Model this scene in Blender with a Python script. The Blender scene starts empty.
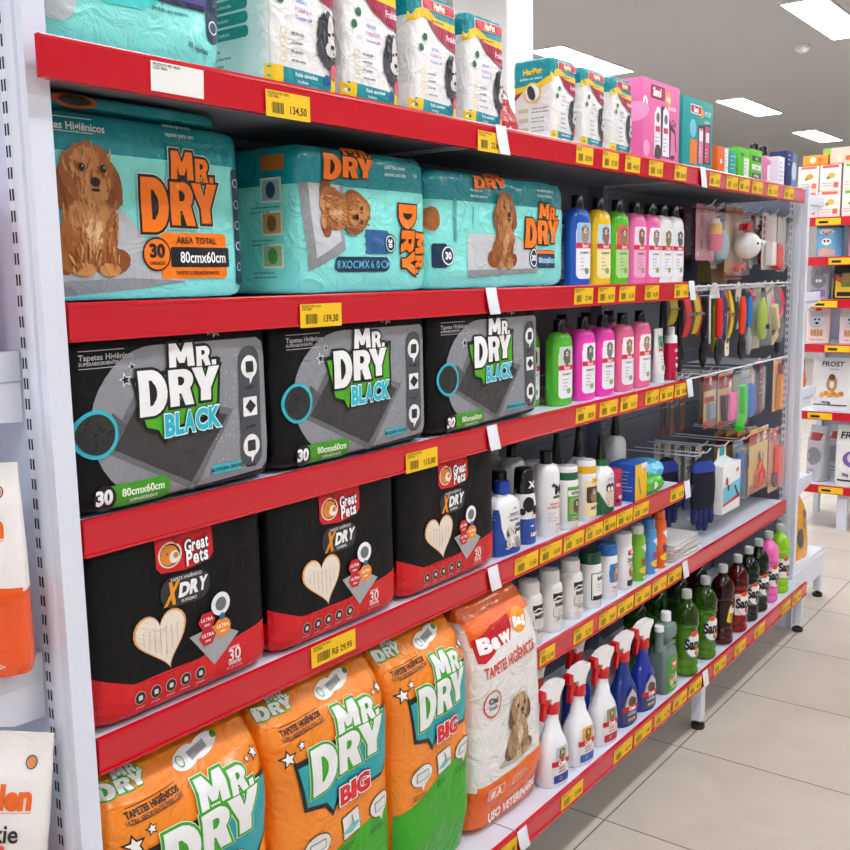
import bpy, bmesh, math, random
from mathutils import Vector, Matrix, noise
from mathutils.geometry import tessellate_polygon

PI = math.pi
sc = bpy.context.scene
C = sc.collection
random.seed(7)

# ------------------------------------------------------------------ camera
cam = bpy.data.objects.new('camera', bpy.data.cameras.new('camera'))
C.objects.link(cam)
cam.data.sensor_width = 36
cam.data.lens = 986.87 / 850 * 36
cam.data.clip_start = .02
_r = Vector((0.79981263, 0.60003395, -0.01609399))
_u = Vector((-0.07620323, 0.12809696, 0.98882973))
_f = Vector((-0.595393, 0.7896521, -0.14817809))
cam.matrix_world = Matrix(((_r.x, _u.x, -_f.x, 1.0624), (_r.y, _u.y, -_f.y, 0), (_r.z, _u.z, -_f.z, 1.3225), (0, 0, 0, 1)))
sc.camera = cam

# ------------------------------------------------------------------ world, exposure
w = bpy.data.worlds.new('world')
sc.world = w
w.use_nodes = True
bg = w.node_tree.nodes['Background']
bg.inputs[0].default_value = (.93, .96, 1, 1)
bg.inputs[1].default_value = .9
LAMP = 30.0          # strength of the ceiling panels
sc.view_settings.view_transform = 'Standard'
sc.view_settings.look = 'None'
sc.view_settings.gamma = 1
sc.view_settings.use_curve_mapping = False
sc.view_settings.exposure = 0.1
sc.cycles.use_denoising = True
sc.cycles.max_bounces = 8
sc.cycles.transparent_max_bounces = 12
sc.cycles.caustics_reflective = False
sc.cycles.caustics_refractive = False

# ------------------------------------------------------------------ materials
_M = {}

def lin(h):
    h = h.lstrip('#')
    r = []
    for i in (0, 2, 4):
        c = int(h[i:i + 2], 16) / 255
        r.append(c / 12.92 if c <= .04045 else ((c + .055) / 1.055) ** 2.4)
    return (*r, 1)

def mat(kind, col, rough=.4, metal=0, bump=0, bscale=30, coat=0, trans=0, alpha=1, var=0, vscale=8, emit=0, ior=1.45, dist=1.2, bdist=.006):
    key = (kind, col, rough, metal, bump, bscale, coat, trans, alpha, var, vscale, emit)
    if key in _M:
        return _M[key]
    m = bpy.data.materials.new(kind + '_' + col.lstrip('#'))
    m.use_nodes = True
    nt = m.node_tree
    b = nt.nodes['Principled BSDF']
    b.inputs['Base Color'].default_value = lin(col)
    b.inputs['Roughness'].default_value = rough
    b.inputs['Metallic'].default_value = metal
    b.inputs['Coat Weight'].default_value = coat
    b.inputs['Coat Roughness'].default_value = .12
    b.inputs['Transmission Weight'].default_value = trans
    b.inputs['Alpha'].default_value = alpha
    b.inputs['IOR'].default_value = ior
    if emit:
        b.inputs['Emission Color'].default_value = lin(col)
        b.inputs['Emission Strength'].default_value = emit
    if bump or var:
        tc = nt.nodes.new('ShaderNodeTexCoord')
    if bump:
        n = nt.nodes.new('ShaderNodeTexNoise')
        n.inputs['Scale'].default_value = bscale
        n.inputs['Detail'].default_value = 4
        n.inputs['Distortion'].default_value = dist
        nt.links.new(tc.outputs['Object'], n.inputs['Vector'])
        bp = nt.nodes.new('ShaderNodeBump')
        bp.inputs['Strength'].default_value = bump
        bp.inputs['Distance'].default_value = bdist
        nt.links.new(n.outputs['Fac'], bp.inputs['Height'])
        nt.links.new(bp.outputs['Normal'], b.inputs['Normal'])
    if var:
        n = nt.nodes.new('ShaderNodeTexNoise')
        n.inputs['Scale'].default_value = vscale
        n.inputs['Detail'].default_value = 5
        nt.links.new(tc.outputs['Object'], n.inputs['Vector'])
        mx = nt.nodes.new('ShaderNodeMix')
        mx.data_type = 'RGBA'
        c = lin(col)
        mx.inputs[6].default_value = tuple(max(0, x * (1 - var)) for x in c[:3]) + (1,)
        mx.inputs[7].default_value = tuple(min(1, x * (1 + var)) for x in c[:3]) + (1,)
        nt.links.new(n.outputs['Fac'], mx.inputs[0])
        nt.links.new(mx.outputs[2], b.inputs['Base Color'])
    _M[key] = m
    return m

def film(c): return mat('film', c, .27, bump=.85, bscale=20, coat=.35, dist=2.2, bdist=.008)
def ink(c): return mat('ink', c, .34, bump=.6, bscale=20, dist=2.2, bdist=.008)
def flat(c): return mat('print', c, .45)
def plastic(c): return mat('plastic', c, .32, var=.04, vscale=20)
def gloss(c): return mat('gloss', c, .2, coat=.3, var=.03)
def card(c): return mat('card', c, .55, var=.05, vscale=30)
def paint(c): return mat('paint', c, .35, var=.05, vscale=6)
def clear(c='#ffffff', a=.11): return mat('clear', c, .1, alpha=a, bump=.4, bscale=60)
def liquid(c): return mat('liquid', c, .08, trans=.72, ior=1.2, coat=.5)

# ------------------------------------------------------------------ mesh building
class MB:
    def __init__(s): s.v = []; s.f = []; s.m = []; s.mats = []; s.flatf = set()
    def mi(s, m):
        if m not in s.mats: s.mats.append(m)
        return s.mats.index(m)
    def add(s, vs, fs, m, xf=None):
        o = len(s.v); k = s.mi(m)
        s.v += [tuple(xf @ Vector(p)) if xf else tuple(p) for p in vs]
        s.f += [tuple(i + o for i in f) for f in fs]
        s.m += [k] * len(fs)
        return s
    def box(s, x0, x1, y0, y1, z0, z1, m, bev=0, xf=None):
        bm = bmesh.new()
        bmesh.ops.create_cube(bm, size=1)
        for v in bm.verts:
            v.co = Vector(((x0 + x1) / 2 + v.co.x * (x1 - x0), (y0 + y1) / 2 + v.co.y * (y1 - y0), (z0 + z1) / 2 + v.co.z * (z1 - z0)))
        if bev:
            bmesh.ops.bevel(bm, geom=bm.edges[:], offset=bev, segments=2, affect='EDGES', profile=.6)
        bm.verts.index_update()
        s.add([v.co[:] for v in bm.verts], [[v.index for v in f.verts] for f in bm.faces], m, xf)
        bm.free()
        return s
    def loft(s, rings, m, cap=(True, True), xf=None, mfn=None):
        n = len(rings[0]); vs = [p for r in rings for p in r]
        for i in range(len(rings) - 1):
            fs = [(i * n + j, i * n + (j + 1) % n, (i + 1) * n + (j + 1) % n, (i + 1) * n + j) for j in range(n)]
            if i == 0: allf = []
            allf.append((fs, mfn(i) if mfn else m))
        o = len(s.v)
        s.v += [tuple(xf @ Vector(p)) if xf else tuple(p) for p in vs]
        for fs, mm in allf:
            k = s.mi(mm)
            s.f += [tuple(q + o for q in f) for f in fs]; s.m += [k] * len(fs)
        L = len(rings)
        if cap[0]: s.f.append(tuple(o + j for j in reversed(range(n)))); s.m.append(s.mi(mfn(0) if mfn else m))
        if cap[1]: s.f.append(tuple(o + (L - 1) * n + j for j in range(n))); s.m.append(s.mi(mfn(L - 2) if mfn else m))
        return s
    def lathe(s, prof, m, c=(0, 0), n=28, a=1, b=1, e=2, xf=None, cap=(True, True), mfn=None):
        rings = []
        for r, z in prof:
            rg = []
            for j in range(n):
                t = 2 * PI * j / n
                ct, st = math.cos(t), math.sin(t)
                x = math.copysign(abs(ct) ** (2 / e), ct); y = math.copysign(abs(st) ** (2 / e), st)
                rg.append((c[0] + x * r * a, c[1] + y * r * b, z))
            rings.append(rg)
        return s.loft(rings, m, cap, xf, mfn)
    def tube(s, pts, r, m, n=8, xf=None):
        P = [Vector(p) for p in pts]; rings = []
        for i, p in enumerate(P):
            d = (P[min(i + 1, len(P) - 1)] - P[max(i - 1, 0)]).normalized()
            up = Vector((0, 0, 1)) if abs(d.z) < .9 else Vector((1, 0, 0))
            a = d.cross(up).normalized(); b = a.cross(d)
            rr = r[i] if isinstance(r, (list, tuple)) else r
            rings.append([p + (a * math.cos(2 * PI * j / n) + b * math.sin(2 * PI * j / n)) * rr for j in range(n)])
        return s.loft(rings, m, xf=xf)
    def prism(s, pts, y0, y1, m, xf=None):           # pts (x, z), extruded along y
        n = len(pts)
        vs = [(x, y0, z) for x, z in pts] + [(x, y1, z) for x, z in pts]
        tr = tessellate_polygon([[Vector((x, z, 0)) for x, z in pts]])
        fs = [tuple(t) for t in tr] + [tuple(i + n for i in reversed(t)) for t in tr]
        fs += [(i, i + n, (i + 1) % n + n, (i + 1) % n) for i in range(n)]
        return s.add(vs, fs, m, xf)
    def build(s, name, parent=None, smooth=38, fix=True):
        me = bpy.data.meshes.new(name)
        me.from_pydata(s.v, [], s.f)
        for m in s.mats: me.materials.append(m)
        me.polygons.foreach_set('material_index', s.m)
        if fix:
            bm = bmesh.new(); bm.from_mesh(me)
            bmesh.ops.recalc_face_normals(bm, faces=bm.faces[:])
            bm.to_mesh(me); bm.free()
        if smooth:
            me.polygons.foreach_set('use_smooth', [True] * len(me.polygons))
            me.set_sharp_from_angle(angle=math.radians(smooth))
        me.update()
        o = bpy.data.objects.new(name, me)
        C.objects.link(o)
        if parent: o.parent = parent
        return o

def tag(o, label, cat, group=None):
    o['label'] = label; o['category'] = cat
    if group: o['group'] = group
    return o

def thing(name, label, cat, loc=(0, 0, 0), rz=0, group=None, rx=0, ry=0):
    o = bpy.data.objects.new(name, None); C.objects.link(o)
    o.empty_display_size = .05
    o.location = loc; o.rotation_euler = (math.radians(rx), math.radians(ry), math.radians(rz))
    return tag(o, label, cat, group)

def copy_thing(o, loc, label, group=None, rz=None):
    r = o.copy(); C.objects.link(r); r.location = loc
    if rz is not None: r.rotation_euler.z = math.radians(rz)
    r['label'] = label
    if group: r['group'] = group
    for ch in list(o.children):
        c = ch.copy(); C.objects.link(c); c.parent = r
        for g in list(ch.children):
            d = g.copy(); C.objects.link(d); d.parent = c
    return r

def struct(name, mb, smooth=0):
    o = mb.build(name, None, smooth); o['kind'] = 'structure'
    return o

# ------------------------------------------------------------------ lettering
_G = {}; _A = {}
def _eval(s, bold):
    cu = bpy.data.curves.new('t', 'FONT'); cu.body = s; cu.size = 1; cu.offset = bold; cu.resolution_u = 3
    o = bpy.data.objects.new('t', cu); C.objects.link(o)
    dg = bpy.context.evaluated_depsgraph_get()
    me = bpy.data.meshes.new_from_object(o.evaluated_get(dg))
    me.calc_loop_triangles()
    vs = [(v.co.x, v.co.y) for v in me.vertices]
    ts = [tuple(t.vertices) for t in me.loop_triangles]
    bpy.data.objects.remove(o); bpy.data.curves.remove(cu); bpy.data.meshes.remove(me)
    return vs, ts
def glyph(c, bold):
    k = (c, bold)
    if k not in _G: _G[k] = _eval(c, bold) if c != ' ' else ([], [])
    return _G[k]
_I0 = min(x for x, y in _eval('I', 0)[0])
def advance(c):
    if c not in _A:
        _A[c] = .32 if c == ' ' else (max(x for x, y in _eval(c + 'I', 0)[0]) - max(x for x, y in _eval('I', 0)[0]))
    return _A[c]
for _c in 'ABCDEFGHIKLMNOPRSTUVXYZabcdefghiklmnoprstuvxyz0123456789.,$éçãõ-':   # done while the scene is still empty
    advance(_c)
    for _b in (0, .02, .05):
        glyph(_c, _b)
for _c in 'MRDY.BIGLACKwvGreatPsSnolX1':
    for _b in (.03, .06, .08, .1, .13):
        glyph(_c, _b)

def arc(cx, cz, rx, rz, n=28, a0=0, a1=360):
    return [(cx + rx * math.cos(math.radians(a0 + (a1 - a0) * i / n)), cz + rz * math.sin(math.radians(a0 + (a1 - a0) * i / n))) for i in range(n if a1 - a0 >= 360 else n + 1)]

class Print:
    """flat artwork laid onto a front: surf(x, z) -> (point, normal); positions in (u, v), sizes in heights"""
    def __init__(s, surf, W, H, res=.012, base=.001, step=.00045, inkf=ink):
        s.du = 0; s.surf = surf; s.W = W; s.H = H; s.res = res; s.base = base; s.step = step; s.mb = MB(); s.ink = inkf
    def xy(s, u, v): return ((u - .5 + s.du) * s.W, v * s.H)
    def tris(s, pts, ts, col, lay):
        m = s.ink(col) if isinstance(col, str) else col
        out = []
        st = [(pts[a], pts[b], pts[c]) for a, b, c in ts]
        L2 = s.res ** 2
        while st:
            a, b, c = st.pop()
            d = ((a[0] - b[0]) ** 2 + (a[1] - b[1]) ** 2, (b[0] - c[0]) ** 2 + (b[1] - c[1]) ** 2, (c[0] - a[0]) ** 2 + (c[1] - a[1]) ** 2)
            k = d.index(max(d))
            if d[k] > L2 and len(out) < 9000:
                if k == 1: a, b, c = b, c, a
                elif k == 2: a, b, c = c, a, b
                h = ((a[0] + b[0]) / 2, (a[1] + b[1]) / 2)
                st += [(a, h, c), (h, b, c)]
            else: out.append((a, b, c))
        idx = {}; vs = []; fs = []
        off = s.base + s.step * lay
        for t in out:
            f = []
            for p in t:
                q = (round(p[0], 6), round(p[1], 6))
                if q not in idx:
                    P, N = s.surf(*p)
                    idx[q] = len(vs); vs.append(P + N * off)
                f.append(idx[q])
            if len(set(f)) == 3: fs.append(f)
        s.mb.add(vs, fs, m)
    def mpoly(s, pts, col, lay):                     # metres
        s.tris(pts, tessellate_polygon([[Vector((x, z, 0)) for x, z in pts]]), col, lay)
    def poly(s, uv, col, lay): s.mpoly([s.xy(*p) for p in uv], col, lay)
    def ell(s, u, v, rx, rz, col, lay, rot=0, n=28):
        cx, cz = s.xy(u, v); H = s.H; c, q = math.cos(math.radians(rot)), math.sin(math.radians(rot))
        s.mpoly([(cx + (x * c - z * q) * H, cz + (x * q + z * c) * H) for x, z in arc(0, 0, rx, rz, n)], col, lay)
    def ring(s, u, v, rx, rz, t, col, lay):
        cx, cz = s.xy(u, v); H = s.H; n = 32
        o = arc(cx, cz, rx * H, rz * H, n); i = arc(cx, cz, (rx - t) * H, (rz - t) * H, n)
        s.tris(o + i, [(k, (k + 1) % n, n + k) for k in range(n)] + [((k + 1) % n, n + (k + 1) % n, n + k) for k in range(n)], col, lay)
    def rrect(s, u, v, w_, h_, r, col, lay, rot=0, skew=0):   # centre
        cx, cz = s.xy(u, v); H = s.H; pts = []
        for sx, sz, a in ((1, 1, 0), (-1, 1, 90), (-1, -1, 180), (1, -1, 270)):
            pts += arc(sx * (w_ / 2 - r), sz * (h_ / 2 - r), r, r, 4, a, a + 90) if r > 0 else [(sx * w_ / 2, sz * h_ / 2)]
        c, q = math.cos(math.radians(rot)), math.sin(math.radians(rot))
        s.mpoly([(cx + (x * c - z * q) * H, cz + (x * q + z * c + skew * x) * H) for x, z in pts], col, lay)
    def line(s, u0, v0, u1, v1, t, col, lay):
        a = s.xy(u0, v0); b = s.xy(u1, v1); dx, dz = b[0] - a[0], b[1] - a[1]; L = math.hypot(dx, dz) or 1
        nx, nz = -dz / L * t * s.H / 2, dx / L * t * s.H / 2
        s.mpoly([(a[0] + nx, a[1] + nz), (a[0] - nx, a[1] - nz), (b[0] - nx, b[1] - nz), (b[0] + nx, b[1] + nz)], col, lay)
    def star(s, u, v, r, col, lay, rot=0):
        cx, cz = s.xy(u, v); H = s.H
        s.mpoly([(cx + (r if k % 2 == 0 else r * .45) * H * math.cos(math.radians(90 + rot + 36 * k)), cz + (r if k % 2 == 0 else r * .45) * H * math.sin(math.radians(90 + rot + 36 * k))) for k in range(10)], col, lay)
    def text(s, t, u, v, size, col, lay, bold=0, al='c', sx=1, rot=0, shear=0):   # size: cap height about .7 of it
        wd = sum(advance(c) for c in t) * sx
        x = {'c': -wd / 2, 'l': 0, 'r': -wd}[al]
        cx, cz = s.xy(u, v); S = size * s.H; c, q = math.cos(math.radians(rot)), math.sin(math.radians(rot))
        for ch in t:
            vs, ts = glyph(ch, bold)
            if vs:
                pts = []
                for a, b in vs:
                    X, Z = x + a * sx + b * shear, b - .35
                    pts.append((cx + (X * c - Z * q) * S, cz + (X * q + Z * c) * S))
                s.tris(pts, ts, col, lay)
            x += advance(ch) * sx
    def build(s, name, parent):
        o = s.mb.build(name, parent, 0, fix=False); s.mb = MB(); return o

def letters(P, spec, col, lay, bold, ru=0):
    """spec: (char, u, v, size, rot, sx)"""
    for ch, u, v, S, r, sx in spec:
        if ru:
            pass
        P.text(ch, u, v, S, col, lay, bold, 'c', sx, r)

# ------------------------------------------------------------------ packs
XS = [-1, -.999, -.994, -.98, -.955, -.92] + [-.88 + 1.76 * i / 34 for i in range(35)] + [.92, .955, .98, .994, .999, 1]
class Pack:
    """film pack: half width w(t), front depth df(t), back depth db(t) along the height, wrinkled faces"""
    def __init__(s, W, H, D, e=7, ez=9, prof=None, amp=.003, seed=0, fr=9, wz=None):
        s.W, s.H, s.D, s.e, s.ez, s.prof, s.amp, s.seed, s.fr = W, H, D, e, ez, prof, amp, seed, fr
        s.wz = wz or ez * 1.6
    def dims(s, z):
        t = min(1, max(0, z / s.H))
        if s.prof:
            P = s.prof
            for i in range(len(P) - 1):
                if t <= P[i + 1][0]:
                    k = (t - P[i][0]) / (P[i + 1][0] - P[i][0]); k = k * k * (3 - 2 * k) * .6 + k * .4
                    a, b, c = (P[i][j] + (P[i + 1][j] - P[i][j]) * k for j in (1, 2, 3))
                    return s.W / 2 * a, b, c
            return s.W / 2 * P[-1][1], P[-1][2], P[-1][3]
        q = max(0, 1 - abs(2 * t - 1) ** s.ez) ** (1 / s.ez)
        qw = max(0, 1 - abs(2 * t - 1) ** s.wz) ** (1 / s.wz)
        return s.W / 2 * qw, s.D / 2 * q, s.D / 2 * q
    def nz(s, x, z):
        f = s.fr
        return s.amp * (noise.noise((x * f, z * f, s.seed)) + .5 * noise.noise((x * f * 2.6 + 3, z * f * 2.6, s.seed + 5)))
    def fy(s, x, z):
        w_, df, db = s.dims(z)
        k = min(1, abs(x) / max(w_, 1e-6))
        return -df * max(0, 1 - k ** s.e) ** (1 / s.e) + s.nz(x, z) * (1 - k ** 8)
    def front(s, x, z):
        w0 = s.dims(z)[0] * .985; x = max(-w0, min(w0, x)); z = max(.002, min(s.H - .002, z))
        y = s.fy(x, z); h = .004
        dx = (s.fy(x + h, z) - s.fy(x - h, z)) / (2 * h); dz = (s.fy(x, z + h) - s.fy(x, z - h)) / (2 * h)
        dx = max(-2, min(2, dx)); dz = max(-2, min(2, dz))
        return Vector((x, y, z)), Vector((dx, -1, dz)).normalized()
    def left(s, x, z):                                # the side facing -x; x runs from back to front
        z = max(.002, min(s.H - .002, z)); w_, df, db = s.dims(z)
        d = df if x > 0 else db; x = max(-d * .98, min(d * .98, x))
        k = min(1, abs(x) / max(d, 1e-6))
        return Vector((-w_ * max(0, 1 - k ** s.e) ** (1 / s.e) , -x, z)), Vector((-1, 0, 0))
    def body(s, name, parent, m, bands=(), nzr=26):
        """bands: (z0, z1, material)"""
        zs = {0, s.H}
        for i in range(nzr + 1): zs.add(s.H * (.04 + .92 * i / nzr))
        for t in (.004, .012, .025): zs |= {s.H * t, s.H * (1 - t)}
        for b in bands: zs |= {b[0], b[1]}
        if s.prof:
            for p in s.prof: zs.add(p[0] * s.H)
        zs = sorted(z for z in zs if 0 <= z <= s.H); zz = [zs[0]]
        for z in zs[1:]:
            if z - zz[-1] > 1e-4: zz.append(z)
        rings = []
        for z in zz:
            w_, df, db = s.dims(z)
            fr = [(x * w_, -df * max(0, 1 - abs(x) ** s.e) ** (1 / s.e) + s.nz(x * w_, z) * (1 - abs(x) ** 8), z) for x in XS]
            bk = [(x * w_, db * max(0, 1 - abs(x) ** s.e) ** (1 / s.e), z) for x in reversed(XS[1:-1])]
            rings.append(fr + bk)
        def mf(i):
            zc = (zz[i] + zz[i + 1]) / 2
            for b in bands:
                if b[0] <= zc <= b[1]: return b[2]
            return m
        return MB().loft(rings, m, (True, True), None, mf).build(name, parent, 50)

# ------------------------------------------------------------------ a dog photograph printed on a pack
def blob(P, u, v, rx, rz, col, lay, rot=0, jag=.06, n=46, rnd=None):
    R = rnd or random
    cx, cz = P.xy(u, v); H = P.H; c, q = math.cos(math.radians(rot)), math.sin(math.radians(rot)); pts = []
    for i in range(n):
        a = 2 * PI * i / n; k = 1 + (R.random() - .5) * 2 * jag
        x, z = rx * k * math.cos(a) * H, rz * k * math.sin(a) * H
        pts.append((cx + x * c - z * q, cz + x * q + z * c))
    P.mpoly(pts, col, lay)
def dog(P, u, v, h, lay, pal=('#a4602a', '#8a4a1c', '#c98a4c', '#dcb183'), face=1, rot=0, seed=1):
    """sitting puppy: (u, v) centre of the feet line, h its height in pack heights"""
    R = random.Random(seed); a, dk, lt, xl = pal
    cr, sr = math.cos(math.radians(rot)), math.sin(math.radians(rot))
    def at(x, z):                                     # dog units (height 1) -> (u, v)
        X, Z = (x * cr - z * sr) * h, (x * sr + z * cr) * h
        return u + X * P.H / P.W, v + Z
    def B(x, z, rx, rz, col, l, r=0, jag=.05): blob(P, *at(x, z), rx * h, rz * h, col, lay + l, r + rot, jag, rnd=R)
    B(-.25 * face, .12, .16, .12, dk, 0); B(.2 * face, .1, .15, .1, dk, 0)
    B(0, .32, .25, .31, a, 1); B(-.17 * face, .2, .15, .19, a, 1)
    B(.02, .42, .19, .2, lt, 2, 0, .1); B(.03 * face, .3, .08, .15, xl, 3, 0, .2)
    for x in (-.1, .13):
        B(x, .17, .085, .18, a, 3); B(x + .01, .035, .1, .05, lt, 4); B(x - .05, .1, .02, .09, dk, 4, 0, .2)
    B(-.19, .66, .1, .19, dk, 4, -14); B(.2, .68, .1, .19, dk, 4, 14)
    B(0, .75, .23, .23, a, 5); B(-.02, .83, .12, .12, lt, 6, 0, .12); B(.04 * face, .64, .14, .11, lt, 6, 0, .1)
    def mixc(p, q, k): return '#' + ''.join('%02x' % round(int(p[i:i + 2], 16) * (1 - k) + int(q[i:i + 2], 16) * k) for i in (1, 3, 5))
    sh = [mixc(a, dk, .5), mixc(a, lt, .35), mixc(a, lt, .7), mixc(lt, xl, .4), mixc(a, dk, .25)]
    for i in range(170):                              # locks of fur
        x = R.uniform(-.24, .24); z = R.choice((R.uniform(.05, .55), R.uniform(.56, .95)))
        if z > .55 and abs(x) > .2: continue
        B(x, z, R.uniform(.005, .010), R.uniform(.025, .06), sh[i % 5] if z > .55 or abs(x) > .1 else sh[1 + i % 3], 7, R.uniform(-22, 22) - x * 60, .15)
    B(.06 * face, .69, .042, .036, '#1a1210', 9, 0, .03); B(.06 * face, .628, .04, .012, '#3a1d14', 9)
    for x in (-.085, .1): B(x + .03 * face, .79, .034, .036, mixc(a, dk, .7), 8, 0, .08); B(x + .03 * face, .79, .024, .026, '#140d0a', 9, 0, .02); B(x + .037 * face, .799, .006, .006, '#ffffff', 10, 0, 0)

def lines(P, u0, v0, w_, n, dv, size, col, lay, seed=0, al='l', words=None):
    """small print"""
    W = words or ['produto', 'para uso', 'animal', 'tapete', 'alta', 'absorvente', 'uso externo', 'higienico']
    R = random.Random(seed)
    for i in range(n):
        t = W[(seed + i) % len(W)]
        while len(t) * size * .55 * P.H / P.W < w_ * .6: t += ' ' + R.choice(W)
        P.text(t, u0, v0 - i * dv, size, col, lay, .02, al, .9)

def bars(P, u, v, w_, h_, col, lay, n=9, seed=0):
    R = random.Random(seed); x = -w_ / 2
    while x < w_ / 2:
        t = R.uniform(.25, .8) * w_ / n
        P.rrect(u + (x + t / 2) * P.H / P.W, v, t, h_, 0, col, lay); x += t + R.uniform(.3, .7) * w_ / n

# ================================================================== the setting
def floor_material():
    m = bpy.data.materials.new('floor_tile'); m.use_nodes = True; nt = m.node_tree; b = nt.nodes['Principled BSDF']
    tc = nt.nodes.new('ShaderNodeTexCoord'); mp = nt.nodes.new('ShaderNodeMapping')
    mp.inputs['Location'].default_value = (-.048, -2.515 % .465 - .465, 0)
    br = nt.nodes.new('ShaderNodeTexBrick'); br.offset = 0; br.squash = 1
    br.inputs['Scale'].default_value = 1; br.inputs['Brick Width'].default_value = .62; br.inputs['Row Height'].default_value = .465
    br.inputs['Mortar Size'].default_value = .0022; br.inputs['Mortar Smooth'].default_value = .1; br.inputs['Bias'].default_value = -.3
    br.inputs['Color1'].default_value = lin('#cfc4b4'); br.inputs['Color2'].default_value = lin('#c9beae'); br.inputs['Mortar'].default_value = lin('#6b6155')
    n = nt.nodes.new('ShaderNodeTexNoise'); n.inputs['Scale'].default_value = 5; n.inputs['Detail'].default_value = 8; n.inputs['Distortion'].default_value = 1
    cr = nt.nodes.new('ShaderNodeValToRGB'); cr.color_ramp.elements[0].color = (.82, .81, .79, 1); cr.color_ramp.elements[1].color = (1, 1, 1, 1)
    cr.color_ramp.elements[0].position = .3; cr.color_ramp.elements[1].position = .7
    mx = nt.nodes.new('ShaderNodeMix'); mx.data_type = 'RGBA'; mx.blend_type = 'MULTIPLY'; mx.inputs[0].default_value = .6
    L = nt.links.new
    L(tc.outputs['Object'], mp.inputs[0]); L(mp.outputs[0], br.inputs['Vector']); L(tc.outputs['Object'], n.inputs['Vector'])
    L(n.outputs['Fac'], cr.inputs[0]); L(br.outputs['Color'], mx.inputs[6]); L(cr.outputs[0], mx.inputs[7]); L(mx.outputs[2], b.inputs['Base Color'])
    b.inputs['Roughness'].default_value = .38
    return m

PLASTER = mat('plaster', '#c4c4c6', .9, var=.03, vscale=2)
WALLP = mat('wall_paint', '#dcd9d4', .85, var=.03, vscale=2)
struct('floor', MB().box(-7, 6, -6, 15.5, -.1, 0, floor_material()))
struct('ceiling', MB().box(-7, 6, -6, 15.5, 3.0, 3.1, PLASTER))
struct('wall_left', MB().box(-7.1, -7, -6, 15.5, 0, 3.0, WALLP))
struct('wall_far', MB().box(-7, 6, 15.5, 15.6, 0, 3.0, WALLP))
struct('wall_right', MB().box(6, 6.1, -6, 15.5, 0, 3.0, WALLP))
struct('column', MB().box(-2.1, -1.764, 4.5, 4.76, 0, 3.0, mat('wall_paint', '#e9e6e2', .8, var=.02)))

# ---- ceiling lights
EMIT = mat('light_diffuser', '#f3f6ff', .5, emit=LAMP)
def ceiling_light(x, y, label, group):
    t = thing('ceiling_light', label, 'ceiling light', (x, y, 3.0), 0, group)
    f = MB(); W, L = .145, .62
    for a in (-W, W - .012): f.box(a, a + .012, -L, L, -.016, .0, paint('#e8e8e6'))
    for a in (-L, L - .012): f.box(-W + .012, W - .012, a, a + .012, -.016, .0, paint('#e8e8e6'))
    f.build('frame', t, 0)
    MB().box(-W + .013, W - .013, -L + .013, L - .013, -.012, -.001, EMIT).build('diffuser', t, 0)
ceiling_light(-.92, 7.22, 'rectangular ceiling light panel at the top right corner, beside the smoke detector', 'ceiling light panels')
ceiling_light(-2.54, 10.4, 'rectangular ceiling light panel above the teal box on the top shelf', 'ceiling light panels')
ceiling_light(-2.64, 13.2, 'most distant rectangular ceiling light panel, above the far shelf of dog food', 'ceiling light panels')
ceiling_light(-2.8, 7.30, 'ceiling light panel behind the white column and the small diaper packs', 'ceiling light panels')
for x in (-.93, .95, 2.8):
    for y in (-1.2, 1.6, 4.4): ceiling_light(x, y, 'ceiling light panel in the rows over the front of the shop, outside the picture', 'near ceiling light panels')
for x in (.95, 2.8): ceiling_light(x, 7.22, 'ceiling light panel in the rows over the front of the shop, outside the picture', 'near ceiling light panels')
for x, y in ((-2.8, 4.6), (-2.8, 1.8), (-4.6, 7.4), (-4.6, 4.6), (-4.6, 1.8), (.95, 10.1), (-.6, 13.6)):
    ceiling_light(x, y, 'ceiling light panel in the rows over the back of the shop, outside the picture', 'back ceiling light panels')
t = thing('smoke_detector', 'small white smoke detector on the grey ceiling', 'smoke detector', (-1.3, 7.92, 3.0))
MB().lathe([(.05, -.001), (.055, -.02), (.05, -.035)], plastic('#f2f1ee')).build('base', t)
MB().lathe([(.038, -.0345), (.034, -.05), (.02, -.055), (.004, -.056)], plastic('#f6f5f2')).build('sensor_head', t)

# ================================================================== the gondola
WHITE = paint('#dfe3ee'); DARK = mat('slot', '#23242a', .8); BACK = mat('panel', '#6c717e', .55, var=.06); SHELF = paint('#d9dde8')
UNDER_SHADE = mat('panel', '#878a93', .5, var=.05)  # underside of the pale shelves, its shade put into a darker grey
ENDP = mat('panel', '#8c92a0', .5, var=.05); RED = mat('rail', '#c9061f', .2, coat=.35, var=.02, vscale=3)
YEL = mat('paper', '#f6c410', .6, var=.03); BLK = flat('#1c1812')
gon = thing('shelving_gondola', 'long white shop shelving unit with red shelf edges and dark back panels', 'shelving unit', (0, 0, 0))

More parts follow.
